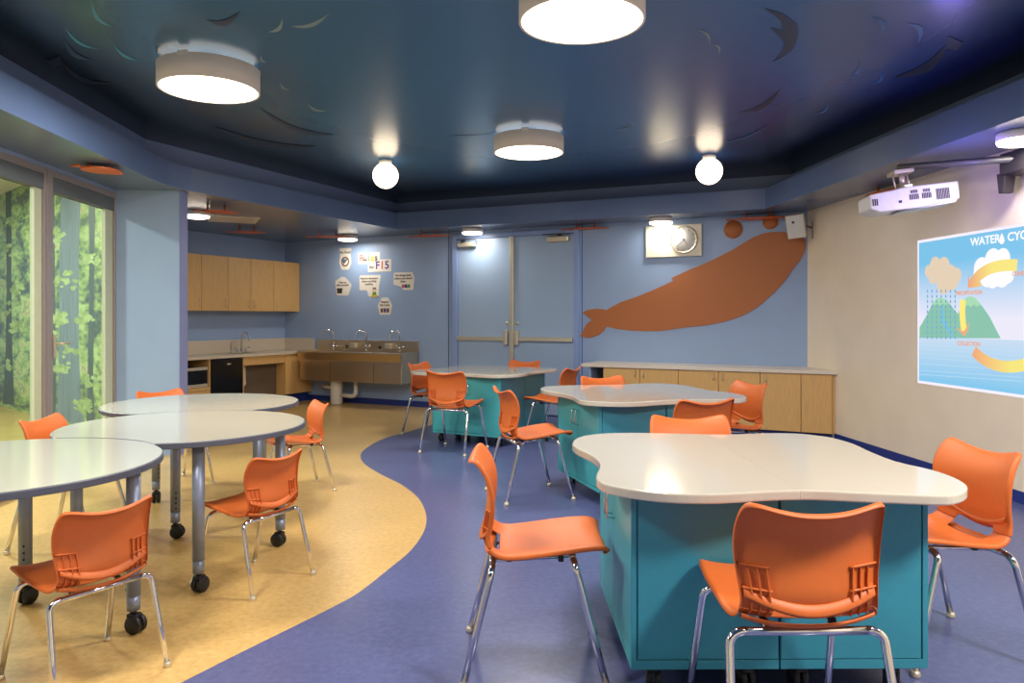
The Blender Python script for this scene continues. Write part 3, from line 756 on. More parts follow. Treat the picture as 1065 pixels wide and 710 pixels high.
for i, m_ in enumerate((ink_b, ink_p, ink_b)): q = MB().vprism([(-.022, -.03), (.022, -.03), (.022, .03), (-.022, .03)], -.0055, -.004).build('room_drawing', m_, t); q.location = (-.055 + i * .055, 0, -h * .24)

# ------------------------------------------------------------------ stainless trough sink
sa, _ = on_back(331.7, 352.6); sb, _ = on_back(436.2, 355); sa = 7.11; W = sa - sb
t = thing('trough_sink', 'long stainless steel trough sink hung on the blue back wall', 'sink', (*back(sb), 0), A_BACK)
# local x from -W (left) to 0 (right), y negative into the room
MB().box(-W, 0, -.03, 0, .79, .95, .004).build('backsplash', steel, t)
b = MB()
prof = [(-.03, .80), (-.455, .80), (-.475, .79), (-.475, .775), (-.44, .665), (-.03, .665)]
b.xprism([(-.45, .798), (-.475, .79), (-.475, .775), (-.44, .665), (-.425, .665), (-.45, .775)], -W, 0)
b.xprism([(-.03, .665), (-.03, .80), (-.05, .80), (-.05, .665)], -W, 0)
for x0 in (-W, -.012): b.xprism([(-.03, .665), (-.44, .665), (-.472, .775), (-.455, .798), (-.03, .798)], x0, x0 + .012)
b.box(-W, 0, -.44, -.03, .64, .668)
b.build('basin_rim', steel, t)
b = MB(); b.box(-W + .02, -.01, -.43, -.02, .36, .642, .006); b.build('skirt_panel', steel, t)
b = MB()
for xx in (-W * .68, -W * .26): b.box(xx - .002, xx + .002, -.4335, -.43, .37, .635)
b.build('panel_seam', dark_metal, t)
fxs = [on_back(x, 365, .1)[0] for x in (346.4, 380.5, 415.3)]
for s in fxs:
    lx = sb - s
    f = MB(); f.tube([(lx, -.09, .80), (lx, -.09, .86)], .018, 12); f.tube([(lx, -.09, .86), (lx, -.09, 1.04)] + [(lx - .05 + .05 * math.cos(a) - .0, -.09 - .09 * (1 - math.cos(a)) / 2 * 1.2, 1.04 + .06 * math.sin(a)) for a in [PI * k / 8 for k in range(1, 9)]] + [(lx - .10, -.20, 1.0)], .010, 8)
    f = f.build('faucet', chrome, t)
    for sx in (-1, 1): MB().tube([(lx, -.09, .85), (lx + sx * .05, -.09, .865), (lx + sx * .085, -.1, .87)], .008, 8).build('tap_lever', chrome, f)
for x in (368, 403.7):
    s, _ = on_back(x, 360, .08); lx = sb - s
    MB().box(lx - .05, lx + .05, -.11, -.03, .83, .91, .012).build('soap_dispenser', steel_light, t)
for x in (361.0, 395.0):
    s, _ = on_back(x, 362, .03); lx = sb - s
    MB().lathe([(0, 0), (.026, 0), (.026, .004), (0, .004)], n=20, M=Matrix.Translation((lx, -.03, .855)) @ RX).build('overflow_hole', black, t)
# drain below
t = thing('drain_interceptor', 'white waste trap standing under the steel sink with bent pipes', 'plumbing', (*back(on_back(350, 415, .25)[0], .25), 0), A_BACK)
MB().lathe([(0, 0), (.085, 0), (.09, .02), (.09, .33), (.085, .355), (0, .355)], n=32).build('trap_canister', pvc, t)
b = MB(); b.tube([(.08, 0, .14), (.28, 0, .13), (.33, 0, .14), (.36, 0, .18), (.36, 0, .36)], .032, 14); b.build('waste_pipe', pvc, t)
b = MB(); b.tube([(-.08, .05, .23), (-.25, .08, .24), (-.36, .12, .25)], .028, 12); b.build('outlet_pipe', pvc, t)

# ------------------------------------------------------------------ kitchen run (local x along the wall to the corner, -y into the kitchen)
def kthing(name, label, cat, group=None): return thing(name, label, cat, (KC[0], KC[1], 0), A_KIT, group)
# wall cupboards
edges = [.025] + [on_kit(x, 290, .33)[0] for x in (285, 261, 237.3)]; edges += [edges[-1] + .45, edges[-1] + .90]
zu0, zu1 = 1.385, 2.15
for i, (a, c) in enumerate(((0, 1), (1, 3), (3, 5))):
    e0, e1 = edges[a], edges[c]
    t = kthing('wall_cupboard', ['single-door maple wall cupboard in the corner', 'two-door maple wall cupboard in the middle of the row', 'maple wall cupboard running behind the blue column'][i], 'cupboard', 'maple wall cupboards over the kitchen counter')
    MB().box(-e1, -e0 if i else 0, -.305, -.0, zu0, zu1, .002).build('cupboard_body', wood, t)
    for k in range(a, c):
        d = MB().box(-edges[k + 1] + .003, -edges[k] - .003, -.328, -.309, zu0 + .003, zu1 - .003, .002).build('cupboard_door', wood, t)
        left = {0: True, 1: True, 2: False, 3: False, 4: False}[k]
        hx = -edges[k + 1] + .05 if left else -edges[k] - .05
        MB().tube([(hx, -.33, 1.44), (hx, -.352, 1.445), (hx, -.352, 1.54), (hx, -.33, 1.545)], .005, 8).build('pull_handle', steel_light, d)
# base units
zc = .78
def klow(x): return on_kit(x, 390, .60)[0]
e_end, e_sink1, e_sink0, e_fr0, e_mw0 = 0.0, klow(297), klow(253.3), klow(218.6), klow(218.6) + .62
t = kthing('base_cabinet', 'maple end cabinet under the counter beside the steel sink', 'cabinet')
MB().box(-e_sink1, -.02, -.575, -.02, .14, zc - .04, .002).build('cabinet_body', wood, t)
MB().box(-e_sink1 + .003, -.13, -.597, -.578, .145, zc - .045, .002).build('cabinet_door', wood, t)
MB().box(-e_sink1, -.02, -.50, -.03, 0, .14).build('toe_kick', base_blue, t)
t = kthing('sink_bay', 'open knee space under the kitchen sink with brown back panel', 'cabinet')
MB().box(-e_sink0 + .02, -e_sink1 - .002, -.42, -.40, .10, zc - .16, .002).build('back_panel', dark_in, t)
MB().box(-e_sink0 + .02, -e_sink1 - .002, -.59, -.57, zc - .16, zc - .04, .002).build('apron_rail', wood, t)
MB().box(-e_sink0, -e_sink0 + .018, -.59, -.03, .0, zc - .04, .002).build('side_panel', wood, t)
xm = -(e_sink0 - .14)
MB().tube([(xm, -.46, zc - .16), (xm, -.46, .42), (xm + .0, -.47, .36), (xm - .03, -.475, .335), (xm - .07, -.47, .35), (xm - .085, -.46, .40), (xm - .085, -.44, .50)], .024, 12).build('trap_pipe', pvc, t)
t = kthing('mini_fridge', 'black under-counter fridge in the kitchen row', 'fridge')
MB().box(-e_fr0 + .008, -e_sink0 - .004, -.54, -.05, .06, zc - .05, .004).build('fridge_body', black, t)
MB().box(-e_fr0 + .010, -e_sink0 - .006, -.60, -.545, .07, zc - .055, .01).build('fridge_door', black_gloss, t)
cxf = -(e_fr0 + e_sink0) / 2
MB().lathe([(0, 0), (.03, 0), (.03, .002), (0, .002)], n=20, M=Matrix.Translation((cxf + .03, -.601, .66)) @ RX @ Matrix.Diagonal((1.2, .4, 1, 1))).build('badge', steel_light, t)
b = MB()
for xx in (-e_fr0 + .05, -e_sink0 - .05): b.box(xx - .02, xx + .02, -.5, -.45, 0, .06); b.box(xx - .02, xx + .02, -.15, -.1, 0, .06)
b.build('fridge_feet', black, t)
t = kthing('microwave_cabinet', 'maple base unit with a niche left of the black fridge', 'cabinet')
MB().box(-e_fr0 - .012, -e_fr0 + .004, -.60, -.03, .0, zc - .04, .002).build('side_panel', wood, t)
MB().box(-e_mw0, -e_mw0 + .018, -.60, -.03, 0, zc - .04, .002).build('side_panel', wood, t)
MB().box(-e_mw0 + .018, -e_fr0 - .012, -.60, -.03, .335, .37, .002).build('niche_shelf', wood, t)
MB().box(-e_mw0 + .018, -e_fr0 - .012, -.05, -.03, .37, zc - .04, .002).build('back_panel', wood, t)
MB().box(-e_mw0 + .02, -e_fr0 - .014, -.598, -.58, .09, .33, .002).build('drawer_front', wood, t)
t = kthing('microwave', 'silver and black microwave in the niche beside the fridge', 'microwave')
x0, x1 = -e_mw0 + .05, -e_fr0 - .022
MB().box(x0, x1, -.56, -.12, .372, .64, .006).build('microwave_body', black, t)
MB().box(x0 + .002, x1 - .10, -.575, -.56, .385, .625, .004).build('oven_door', black_gloss, t)
MB().box(x1 - .098, x1 - .002, -.575, -.56, .385, .625, .004).build('control_panel', black_gloss, t)
b = MB(); b.box(x0, x1, -.58, -.56, .60, .64, .004); b.box(x0, x1, -.58, -.56, .372, .42, .004); b.build('steel_trim', steel_light, t)
# countertop with splashback and basin
t = kthing('kitchen_countertop', 'cream kitchen countertop with low upstand over the fridge and microwave', 'countertop')
bx0, bx1 = xm - .20, xm + .28
b = MB()
b.box(-2.6, bx0, -.62, -.015, zc - .038, zc, .003); b.box(bx1, -.005, -.62, -.015, zc - .038, zc, .003); b.box(bx0, bx1, -.62, -.48, zc - .038, zc, .003); b.box(bx0, bx1, -.12, -.015, zc - .038, zc, .003)
b.build('worktop', counter, t)
b = MB(); b.box(-2.6, -.005, -.018, 0, zc, .965, .003); b.box(-.02, -.002, -.62, -.018, zc, .965, .003); b.build('upstand', counter, t)
b = MB()
b.box(bx0 - .005, bx1 + .005, -.49, -.48, zc - .15, zc + .003); b.box(bx0 - .005, bx1 + .005, -.12, -.11, zc - .15, zc + .003); b.box(bx0 - .01, bx0, -.49, -.11, zc - .15, zc + .003); b.box(bx1, bx1 + .01, -.49, -.11, zc - .15, zc + .003); b.box(bx0, bx1, -.48, -.12, zc - .155, zc - .145)
b.build('sink_basin', steel_light, t)
t = kthing('kitchen_faucet', 'chrome gooseneck tap with two levers on the cream counter', 'faucet')
fx = -on_kit(251, 362, .09)[0]
b = MB(); b.box(fx - .11, fx + .11, -.115, -.065, zc + .001, zc + .02, .006); b.build('tap_base', chrome, t)
b = MB(); b.tube([(fx, -.09, zc + .015), (fx, -.09, zc + .22)] + [(fx, -.09 - .075 * (1 - math.cos(a)), zc + .22 + .075 * math.sin(a)) for a in [PI * k / 8 for k in range(1, 9)]] + [(fx, -.24, zc + .17)], .012, 10); b.build('gooseneck_spout', chrome, t)
for sx in (-1, 1): MB().tube([(fx + sx * .085, -.09, zc + .018), (fx + sx * .085, -.09, zc + .06), (fx + sx * .15, -.10, zc + .07)], .009, 8).build('tap_lever', chrome, t)
t = kthing('soap_pump', 'slim chrome pump bottle left of the kitchen tap', 'soap dispenser')
sx_ = fx - .20
b = MB(); b.lathe([(0, 0), (.022, 0), (.022, .01), (.009, .02), (.009, .12), (0, .12)], c=(sx_, -.09, zc + .001), n=16); b.build('pump_body', chrome, t)
b = MB(); b.tube([(sx_, -.09, zc + .115), (sx_, -.09, zc + .16), (sx_ + .01, -.14, zc + .155)], .006, 8); b.build('pump_spout', chrome, t)

# ------------------------------------------------------------------ long low cabinets below the whale
dC = .57; zL = .70
def bl(x): return on_back(x, 420, dC)[0]
sl = {k: bl(v) for k, v in dict(e=865.6, f=833, d5=790.3, d3=705.2, d1=627, n=611.8).items()}
def bthing(name, label, cat, group=None): return thing(name, label, cat, (K0[0], K0[1], 0), A_BACK, group)
def lowcab(s_right, s_left, label, splits, filler=False):
    t = bthing('low_cabinet', label, 'cabinet', 'maple cabinets below the whale')
    if filler:
        MB().prism([(-s_left + .001, -dC + .03), (.5944 * (dC - .03) - .006, -dC + .03), (-.008, -.01), (-s_left + .001, -.01)], .075, zL).build('cabinet_body', wood, t)
        MB().prism([(-s_left + .001, -dC + .08), (.5944 * (dC - .08) - .006, -dC + .08), (-.008, -.02), (-s_left + .001, -.02)], 0, .075).build('toe_kick', base_blue, t)
    else:
        MB().box(-s_left + .001, -s_right - .001, -dC + .03, -.01, .075, zL, .002).build('cabinet_body', wood, t)
        MB().box(-s_left + .001, -s_right - .001, -dC + .08, -.02, 0, .075).build('toe_kick', base_blue, t)
    E = [s_left] + splits + [s_right]
    for k in range(len(E) - 1):
        d = MB().box(-E[k] + .003, -E[k + 1] - .003, -dC + .008, -dC + .028, .08, zL - .006, .002).build('filler_panel' if filler else 'cabinet_door', wood, t)
        if not filler:
            if len(E) == 3: hx = (-E[k + 1] - .05) if k == 0 else (-E[k] + .05)
            else: hx = -E[k] + .06
            MB().tube([(hx, -dC + .008, .60), (hx, -dC - .018, .603), (hx, -dC - .018, .70 - .03), (hx, -dC + .008, .673)], .005, 8).build('pull_handle', steel_light, d)
lowcab(sl['f'] - 0, sl['d5'], 'single-door low maple cabinet near the cream wall', [])
lowcab(sl['d5'], sl['d3'], 'two-door low maple cabinet in the middle of the row', [bl(747)])
lowcab(sl['d3'], sl['d1'], 'two-door low maple cabinet at the left of the row', [bl(665)])
lowcab(sl['e'] + .002, sl['f'], 'plain filler cabinet touching the cream wall', [], True)
t = bthing('open_niche', 'dark open niche at the left end of the low cabinets', 'cabinet')
MB().box(-sl['n'], -sl['n'] + .02, -dC + .03, -.01, 0, zL, .002).build('side_panel', wall_blue, t)
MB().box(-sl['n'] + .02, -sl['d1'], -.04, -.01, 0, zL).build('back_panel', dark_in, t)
t = bthing('low_countertop', 'long pale grey countertop on the low maple cabinets', 'countertop')
MB().prism([(-bl(604.9), -dC - .015), (.5944 * (dC + .015) - .004, -dC - .015), (-.004, -.002), (-bl(604.9), -.002)], zL, zL + .038).build('worktop', counter_g, t, bevel=.003)

# ------------------------------------------------------------------ mobile tables (two storage units with curved tops pushed together)
TRACE = [(596.0, 461.6), (597.5, 457.5), (602, 454.6), (612.5, 451.9), (635, 450.0), (668.9, 449.7), (705, 450.5), (754.5, 451.6), (795, 450.3), (830, 450.6), (850, 452.6), (868, 455.2), (889.7, 461.4), (905.8, 469), (932.5, 479.6), (968.7, 488.2), (989, 494.8), (1002.5, 501.6), (1006.4, 507), (1002, 511.6), (990, 515), (972, 515.4), (954, 514.8), (925, 513.6), (900.4, 512.6), (865, 510.8), (833.5, 509.8), (792.8, 510.8), (759, 512.8), (725.2, 513.6), (691.4, 512.4), (657.6, 508.5), (635, 504.6), (623.8, 500.8), (618.8, 496), (620.2, 490.4), (623.0, 485.0), (622.6, 479.4), (614.8, 472.4), (601.5, 465.8)]
CA = Vector((.909, 2.95))
outl = [Vector(hit_z(x, y, .73)) - CA for x, y in TRACE]
outl = [Vector(p) for p in cr_spline([tuple(p) for p in outl] + [tuple(outl[0])], 3)[:-1]]
def clip(P, xc, keep_left):
    out = []; n = len(P)
    for i in range(n):
        a, c = P[i], P[(i + 1) % n]; ia = (a.x <= xc) == keep_left; ic = (c.x <= xc) == keep_left
        if ia: out.append(a)
        if ia != ic:
            t_ = (xc - a.x) / (c.x - a.x); out.append(a + (c - a) * t_)
    return out
XS = .034
half_l = clip(outl, XS - .0004, True); half_r = clip(outl, XS + .0004, False)
def caster_mesh():
    b = MB()
    for sx in (-1, 1): b.lathe([(0, -.011), (.034, -.011), (.038, -.006), (.038, .006), (.034, .011), (0, .011)], n=24, M=Matrix.Translation((sx * .015, .012, .038)) @ Matrix.Rotation(PI / 2, 4, 'Y'))
    b.box(-.02, .02, -.02, .03, .062, .082, .006); b.tube([(0, 0, .07), (0, 0, .1)], .012, 10)
    return b
_c = caster_mesh().build('caster', black); CAST = _c.data; bpy.data.objects.remove(_c)
def add_caster(parent, x, y, z=0, rz=0.0, name='caster'):
    o = bpy.data.objects.new(name, CAST); COL.objects.link(o); o.parent = parent; o.location = (x, y, z); o.rotation_euler = (0, 0, rz); return o
def unit(side, label):
    t = thing('storage_table', label, 'table', (0, 0, 0), 0, 'curved-top turquoise storage tables')
    x0, x1 = (-.508, -.003) if side < 0 else (.003, .508)
    MB().box(x0 + (.02 if side < 0 else 0), x1 - (.02 if side > 0 else 0), -.404, .404, .10, .695, .002).build('cabinet_body', teal_dark, t)
    ox0, ox1 = (x0, x0 + .0195) if side < 0 else (x1 - .0195, x1)
    for yy in (-1, 1):
        ya, yb = sorted((yy * .4045, yy * .41)); b = MB()
        b.box(x0 + .024 if side < 0 else x0 + .002, x1 - .024 if side > 0 else x1 - .002, ya, yb, .135, .694, .001)
        b.box(x0, x1, ya, yb, .10, .131, .001)
        b.box(x0 if side < 0 else x1 - .018, x0 + .018 if side < 0 else x1, ya, yb, .1315, .694, .001)
        b.build('side_panel', teal_dark, t)
    for k in (-1, 1):
        ya, yb = (-.401, -.0015) if k < 0 else (.0015, .401)
        d = MB().box(ox0, ox1 - .0015, ya, yb, .125, .69, .002).build('cabinet_door', teal_door, t) if side < 0 else MB().box(ox0 + .0015, ox1, ya, yb, .125, .69, .002).build('cabinet_door', teal_door, t)
        fx = ox0 if side < 0 else ox1; e = -1 if side < 0 else 1
        MB().tube([(fx, k * .035, .515), (fx + e * .03, k * .035, .518), (fx + e * .03, k * .035, .617), (fx, k * .035, .62)], .0045, 8).build('pull_handle', chrome, d)
    MB().box(ox0, ox1, -.404, .404, .10, .122, .001).build('bottom_rail', teal_door, t)
    P = half_l if side < 0 else half_r
    tp = MB().prism([(p.x, p.y) for p in P], .6965, .73).build('tabletop', solid_top, t, bevel=.006)
    tp.modifiers['bevel'].limit_method = 'WEIGHT'
    wa = tp.data.attributes.new('bevel_weight_edge', 'FLOAT', 'EDGE')
    for e_ in tp.data.edges:
        a_, c_ = (tp.data.vertices[v_].co for v_ in e_.vertices)
        flat = abs(a_.z - c_.z) < 1e-5
        if flat and not (abs(a_.x - XS) < .002 and abs(c_.x - XS) < .002): wa.data[e_.index].value = 1.0
    xs = (x0 + .09, x1 - .09)
    for xx in xs:
        for yy in (-.34, .34): add_caster(t, xx, yy, 0, random.uniform(-.6, .6))
    return t
UL0 = unit(-1, ''); UR0 = unit(1, '')
def place(root, c, phi, label, first=False):
    o = root if first else copy_tree(root)
    o.location = (c[0], c[1], 0); o.rotation_euler = (0, 0, math.radians(phi)); o['label'] = label
    return o
place(UL0, (CA.x, CA.y), 0.6, 'left half of the nearest curved-top table, its turquoise doors facing the side-on chair', True)
place(UR0, (CA.x, CA.y), 0.6, 'right half of the nearest curved-top table, its lobe reaching the chair by the screen', True)
CB, CCc = (.965, 5.61), (-.233, 8.02)
place(UL0, CB, 16.5, 'left half of the middle curved-top table, with two turquoise doors and wire pulls')
place(UR0, CB, 16.5, 'right half of the middle curved-top table, ending in a violet-lit tip')
place(UL0, CCc, 62.6, 'near half of the far curved-top table by the blue doors, pale door front showing')
place(UR0, CCc, 62.6, 'far half of the far curved-top table, hidden side towards the blue doors')

# ------------------------------------------------------------------ round tables
def round_outline(c, R, bite, n=120):
    """circle with a concave bite where the neighbouring top nests"""
    P = []; c = Vector(c)
    if bite is None: return [(R * math.cos(2 * PI * k / n), R * math.sin(2 * PI * k / n)) for k in range(n)]
    v = Vector(bite) - c; d = v.length; RB = .61 + .009 + (.61 - R)
    aa = (d * d + R * R - RB * RB) / (2 * d); hh = math.sqrt(R * R - aa * aa); th = math.atan2(v.y, v.x); dA = math.atan2(hh, aa)
    P = [(R * math.cos(th + dA + (2 * PI - 2 * dA) * k / n), R * math.sin(th + dA + (2 * PI - 2 * dA) * k / n)) for k in range(n + 1)]
    dB = math.atan2(hh, d - aa); m = 24
    P += [(v.x + RB * math.cos(th + PI + dB * (1 - 2 * k / m)), v.y + RB * math.sin(th + PI + dB * (1 - 2 * k / m))) for k in range(1, m)]
    return P
def round_table(c, angs, label, bite=None):
    t = thing('round_table', label, 'table', (c[0], c[1], 0), 0, 'round whiteboard-top tables')
    R = .61
    MB().prism(round_outline(c, R - .005, bite), .701, .7305).build('tabletop', white_top, t)
    A_ = round_outline(c, R - .005, bite); B_ = round_outline(c, R + .001, bite)
    b = MB(); rings = []
    for (Q, z) in ((A_, .7005), (B_, .7035), (B_, .726), (A_, .7295)): rings.append([b.bm.verts.new((p[0], p[1], z)) for p in Q])
    n = len(A_)
    for r1, r2 in zip(rings, rings[1:] + rings[:1]):
        for k in range(n): b.bm.faces.new((r1[k], r1[(k + 1) % n], r2[(k + 1) % n], r2[k]))
    b.build('edge_band', edge_grey, t)
    b = MB(); b.lathe([(.37, .672), (.41, .672), (.41, .70), (.37, .70), (.37, .672)], n=48); b.build('apron_ring', leg_grey, t)
    for a in angs:
        r = .50; a = math.radians(a); x, y = r * math.cos(a), r * math.sin(a)
        l = MB(); l.tube([(x, y, .155), (x, y, .70)], .028, 20); l.tube([(x, y, .095), (x, y, .16)], .0265, 20)
        l.box(x - .05, x + .05, y - .05, y + .05, .694, .7, .002)
        l = l.build('leg', leg_grey, t)
        b = MB()
        for k in range(4): b.lathe([(0, 0), (.005, 0), (.005, .002), (0, .002)], n=8, M=Matrix.Translation((x - .0275 * math.cos(a), y - .0275 * math.sin(a), .18 + .03 * k)) @ Matrix.Rotation(a, 4, 'Z') @ Matrix.Rotation(-PI / 2, 4, 'Y'))
        b.build('height_holes', black, l)
        add_caster(l, x, y, 0, random.uniform(-2, 2))
    return t
round_table((-2.03, 2.90), (20, 110, 200, 290), 'nearest round white table, cut by the left edge of the picture')
round_table((-1.73, 3.95), (-60, 34, 120, 214), 'middle round white table nested between the other two', (-2.03, 2.90))
round_table((-2.056, 4.96), (-28, 60, 150, 240), 'farthest round white table, in front of the blue column', (-1.73, 3.95))

# ------------------------------------------------------------------ chair
PROF = [(.256, .446), (.262, .459), (.250, .469), (.20, .469), (.14, .462), (.09, .456), (.04, .449), (-.01, .442), (-.06, .436), (-.10, .434), (-.130, .439), (-.155, .450), (-.171, .466), (-.181, .487), (-.186, .510), (-.185, .535), (-.179, .565), (-.174, .597), (-.172, .63), (-.173, .663), (-.179, .693), (-.190, .721), (-.205, .746), (-.222, .766), (-.234, .777)]
def hw(i):
    z = PROF[i][1]; y = PROF[i][0]
    pts = [(0, .165), (1, .182), (2, .200), (4, .213), (5, .214), (8, .212), (10, .205), (12, .196), (14, .192), (16, .198), (18, .208), (20, .210), (22, .202), (23, .194), (24, .180)]
    for (a, wa), (c, wc) in zip(pts, pts[1:]):
        if a <= i <= c: return wa + (wc - wa) * (i - a) / (c - a)
def shell_pt(i, u, back_off=0.0):
    y, z = PROF[i]; n = len(PROF)
    a = Vector(PROF[max(i - 1, 0)]); c = Vector(PROF[min(i + 1, n - 1)]); d = (c - a).normalized(); nrm = Vector((d.y, -d.x))   # towards the sitter
    if nrm.x < 0 and i > 12: nrm = -nrm
    if nrm.y < 0 and i <= 12: nrm = -nrm
    w = hw(i)
    lift = .022 * abs(u) ** 3 if i < 10 else (.022 + (.034 - .022) * min(1, (i - 10) / 6)) * abs(u) ** 2.2
    if i >= 23: pass
    z2 = z - (.012 * (1 - u * u) * max(0, (i - 19) / 5)) - (.010 * abs(u) ** 8 if i == 24 else 0)
    p = Vector((u * w, y + nrm.x * (lift - back_off), z2 + nrm.y * (lift - back_off)))
    return p
NU = 24
def shell(i0, i1, name, parent, rim_front, rim_top):
    b = MB(); bm = b.bm; g = {}
    us = [-1 + 2 * k / NU for k in range(NU + 1)]
    rows = list(range(i0, i1 + 1))
    for i in rows:
        for k, u in enumerate(us): g[(i, k)] = bm.verts.new(shell_pt(i, u))
    hole = set()
    for i in rows[:-1]:
        for k in range(NU):
            um = (us[k] + us[k + 1]) / 2
            if 10 <= i <= 12 and abs(um) < .50: continue
            f = bm.faces.new((g[(i, k)], g[(i, k + 1)], g[(i + 1, k + 1)], g[(i + 1, k)])); f.smooth = True
    # turned-back rim
    L_ = []
    if rim_front: L_ += []
    rim = .019
    for k in (0, NU):
        for i in rows:
            g[('r', i, k)] = bm.verts.new(shell_pt(i, us[k], rim))
        for i in rows[:-1]:
            f = bm.faces.new((g[(i, k)], g[(i + 1, k)], g[('r', i + 1, k)], g[('r', i, k)])); f.smooth = True
    for flag, i in ((rim_front, i0), (rim_top, i1)):
        if flag:
            for k in range(NU + 1):
                if ('r', i, k) not in g: g[('r', i, k)] = bm.verts.new(shell_pt(i, us[k], rim))
            for k in range(NU):
                f = bm.faces.new((g[(i, k)], g[(i, k + 1)], g[('r', i, k + 1)], g[('r', i, k)])); f.smooth = True
    o = b.build(name, orange, parent)
    md = o.modifiers.new('thick', 'SOLIDIFY'); md.thickness = .005; md.offset = 0
    sb = o.modifiers.new('smooth', 'SUBSURF'); sb.levels = 1; sb.render_levels = 1
    return o
def make_chair():
    t = thing('school_chair', '', 'chair', (0, 0, 0), 0, 'orange shell school chairs')
    shell(0, 12, 'seat', t, True, False); shell(12, 24, 'backrest', t, False, True)
    # ribs and lower ledge behind the back
    for sx in (-1, 1):
        b = MB()
        for uu in (.60, .72, .84):
            x = sx * uu * .2
            pts = [shell_pt(i, sx * uu) for i in range(11, 18)]
            for p, q in zip(pts, pts[1:]):
                dep = .013
                v = [bmesh_v for bmesh_v in (b.bm.verts.new((p.x - .0015, p.y, p.z)), b.bm.verts.new((p.x + .0015, p.y, p.z)), b.bm.verts.new((q.x + .0015, q.y, q.z)), b.bm.verts.new((q.x - .0015, q.y, q.z)),
                                              b.bm.verts.new((p.x - .0015, p.y - dep, p.z - .002)), b.bm.verts.new((p.x + .0015, p.y - dep, p.z - .002)), b.bm.verts.new((q.x + .0015, q.y - dep, q.z - .002)), b.bm.verts.new((q.x - .0015, q.y - dep, q.z - .002)))]
                for F_ in ((0, 1, 2, 3), (4, 7, 6, 5), (0, 4, 5, 1), (1, 5, 6, 2), (2, 6, 7, 3), (3, 7, 4, 0)): b.bm.faces.new([v[k] for k in F_])
        for i_, ua, ub in ((17, .56, .98), (15.5, .56, .98)):
            i_ = int(i_)
            P = [shell_pt(i_, sx * (ua + (ub - ua) * k / 5)) for k in range(6)]
            b.tube([(p.x, p.y - .007, p.z + (.010 * k / 5)) for k, p in enumerate(P)], .004, 6)
        b.build('back_ribs', orange, t)
    b = MB(); N = 22; rows_ = []
    for k in range(N + 1):
        u = -1 + 2 * k / N; x = u * .185; z = .470 + .050 * abs(u) ** 1.8
        i = 12 + 2 * abs(u); y = -.183 + .030 * abs(u) ** 2.2
        rows_.append([b.bm.verts.new((x, y - dy, z + dz)) for dy, dz in ((.020, -.004), (.022, .004), (.008, .026), (-.004, .030), (-.004, .018), (.004, .004))])
    for A_, B_ in zip(rows_, rows_[1:]):
        for j in range(6):
            f = b.bm.faces.new((A_[j], A_[(j + 1) % 6], B_[(j + 1) % 6], B_[j])); f.smooth = True
    b.bm.faces.new(rows_[0]); b.bm.faces.new(list(reversed(rows_[-1])))
    b.build('back_ledge', orange, t)
    b = MB(); rows_ = []
    for k in range(N + 1):
        u = -1 + 2 * k / N; x = u * .188; y = -.158 + .016 * abs(u) ** 2; z = .424 + .026 * abs(u) ** 2.4
        rows_.append([b.bm.verts.new((x, y + dy, z + dz)) for dy, dz in ((-.004, -.002), (-.018, .004), (-.024, .014), (-.020, .018), (-.010, .010), (.010, .004))])
    for A_, B_ in zip(rows_, rows_[1:]):
        for j in range(6):
            f = b.bm.faces.new((A_[j], A_[(j + 1) % 6], B_[(j + 1) % 6], B_[j])); f.smooth = True
    b.bm.faces.new(rows_[0]); b.bm.faces.new(list(reversed(rows_[-1])))
    b.build('seat_rear_lip', orange, t)
    # chrome frame
    r = .0125
    b = MB()
    b.tube([(-.174, -.150, .411), (.174, -.150, .411)], r, 12); b.tube([(-.167, .140, .432), (.167, .140, .432)], r, 12)
    for sx in (-1, 1): b.tube([(sx * .10, -.150, .404), (sx * .10, .140, .424)], .008, 10)
    b.build('seat_frame', chrome, t)
    for sx in (-1, 1):
        for back_ in (True, False):
            if back_: fo, tp, zt, arch = Vector((sx * .240, -.252, .008)), Vector((sx * .222, -.160, .372)), .412, -.150
            else: fo, tp, zt, arch = Vector((sx * .236, .252, .008)), Vector((sx * .214, .150, .395)), .432, .140
            path = [fo, fo.lerp(tp, .5), tp]
            c2 = Vector((sx * (.172 if back_ else .165), arch, zt))
            ctrl = tp + (tp - fo).normalized() * ((zt - tp.z) * 1.0)
            for k in range(1, 8):
                u = k / 7; path.append(tp * (1 - u) ** 2 + ctrl * 2 * u * (1 - u) + c2 * u * u)
            l = MB().tube(path, r, 12).build('leg', chrome, t)
            MB().lathe([(0, 0), (.017, 0), (.019, .006), (.016, .018), (.0135, .022), (0, .022)], c=(fo.x, fo.y, 0), n=16).build('foot_glide', steel_light, l)
    for x, y in ((-.10, -.09), (.10, -.09), (-.10, .10), (.10, .10)): MB().box(x - .010, x + .010, y - .010, y + .010, .402, .425, .003).build('rubber_bumper', black, t)
    return t
chair = make_chair(); used = [False]
def place_chair(c, ang, label, scale=1.0):
    """ang: facing direction in degrees from +X"""
    o = chair if not used[0] else copy_tree(chair); used[0] = True
    o.location = (c[0], c[1], 0); o.rotation_euler = (0, 0, math.radians(ang - 90)); o.scale = (scale,) * 3; o['label'] = label
    return o
place_chair((.08, 2.84), 0, 'orange chair seen side-on, left of the nearest curved-top table')
place_chair((.832, 2.262), 91, 'orange chair seen from behind, in front of the nearest curved-top table')
place_chair((1.68, 2.96), 187, 'orange chair facing left at the right end of the nearest table, by the screen')
place_chair((.92, 3.68), 270, 'bright orange chair back rising behind the nearest curved-top table')
place_chair((.125, 5.445), 18.5, 'orange chair facing right at the left side of the middle table')
place_chair((1.165, 4.87), 107, 'dark orange chair back in front of the middle table, seen from behind')
place_chair((1.70, 5.84), 199, 'orange chair at the right tip of the middle table, before the maple cabinets')
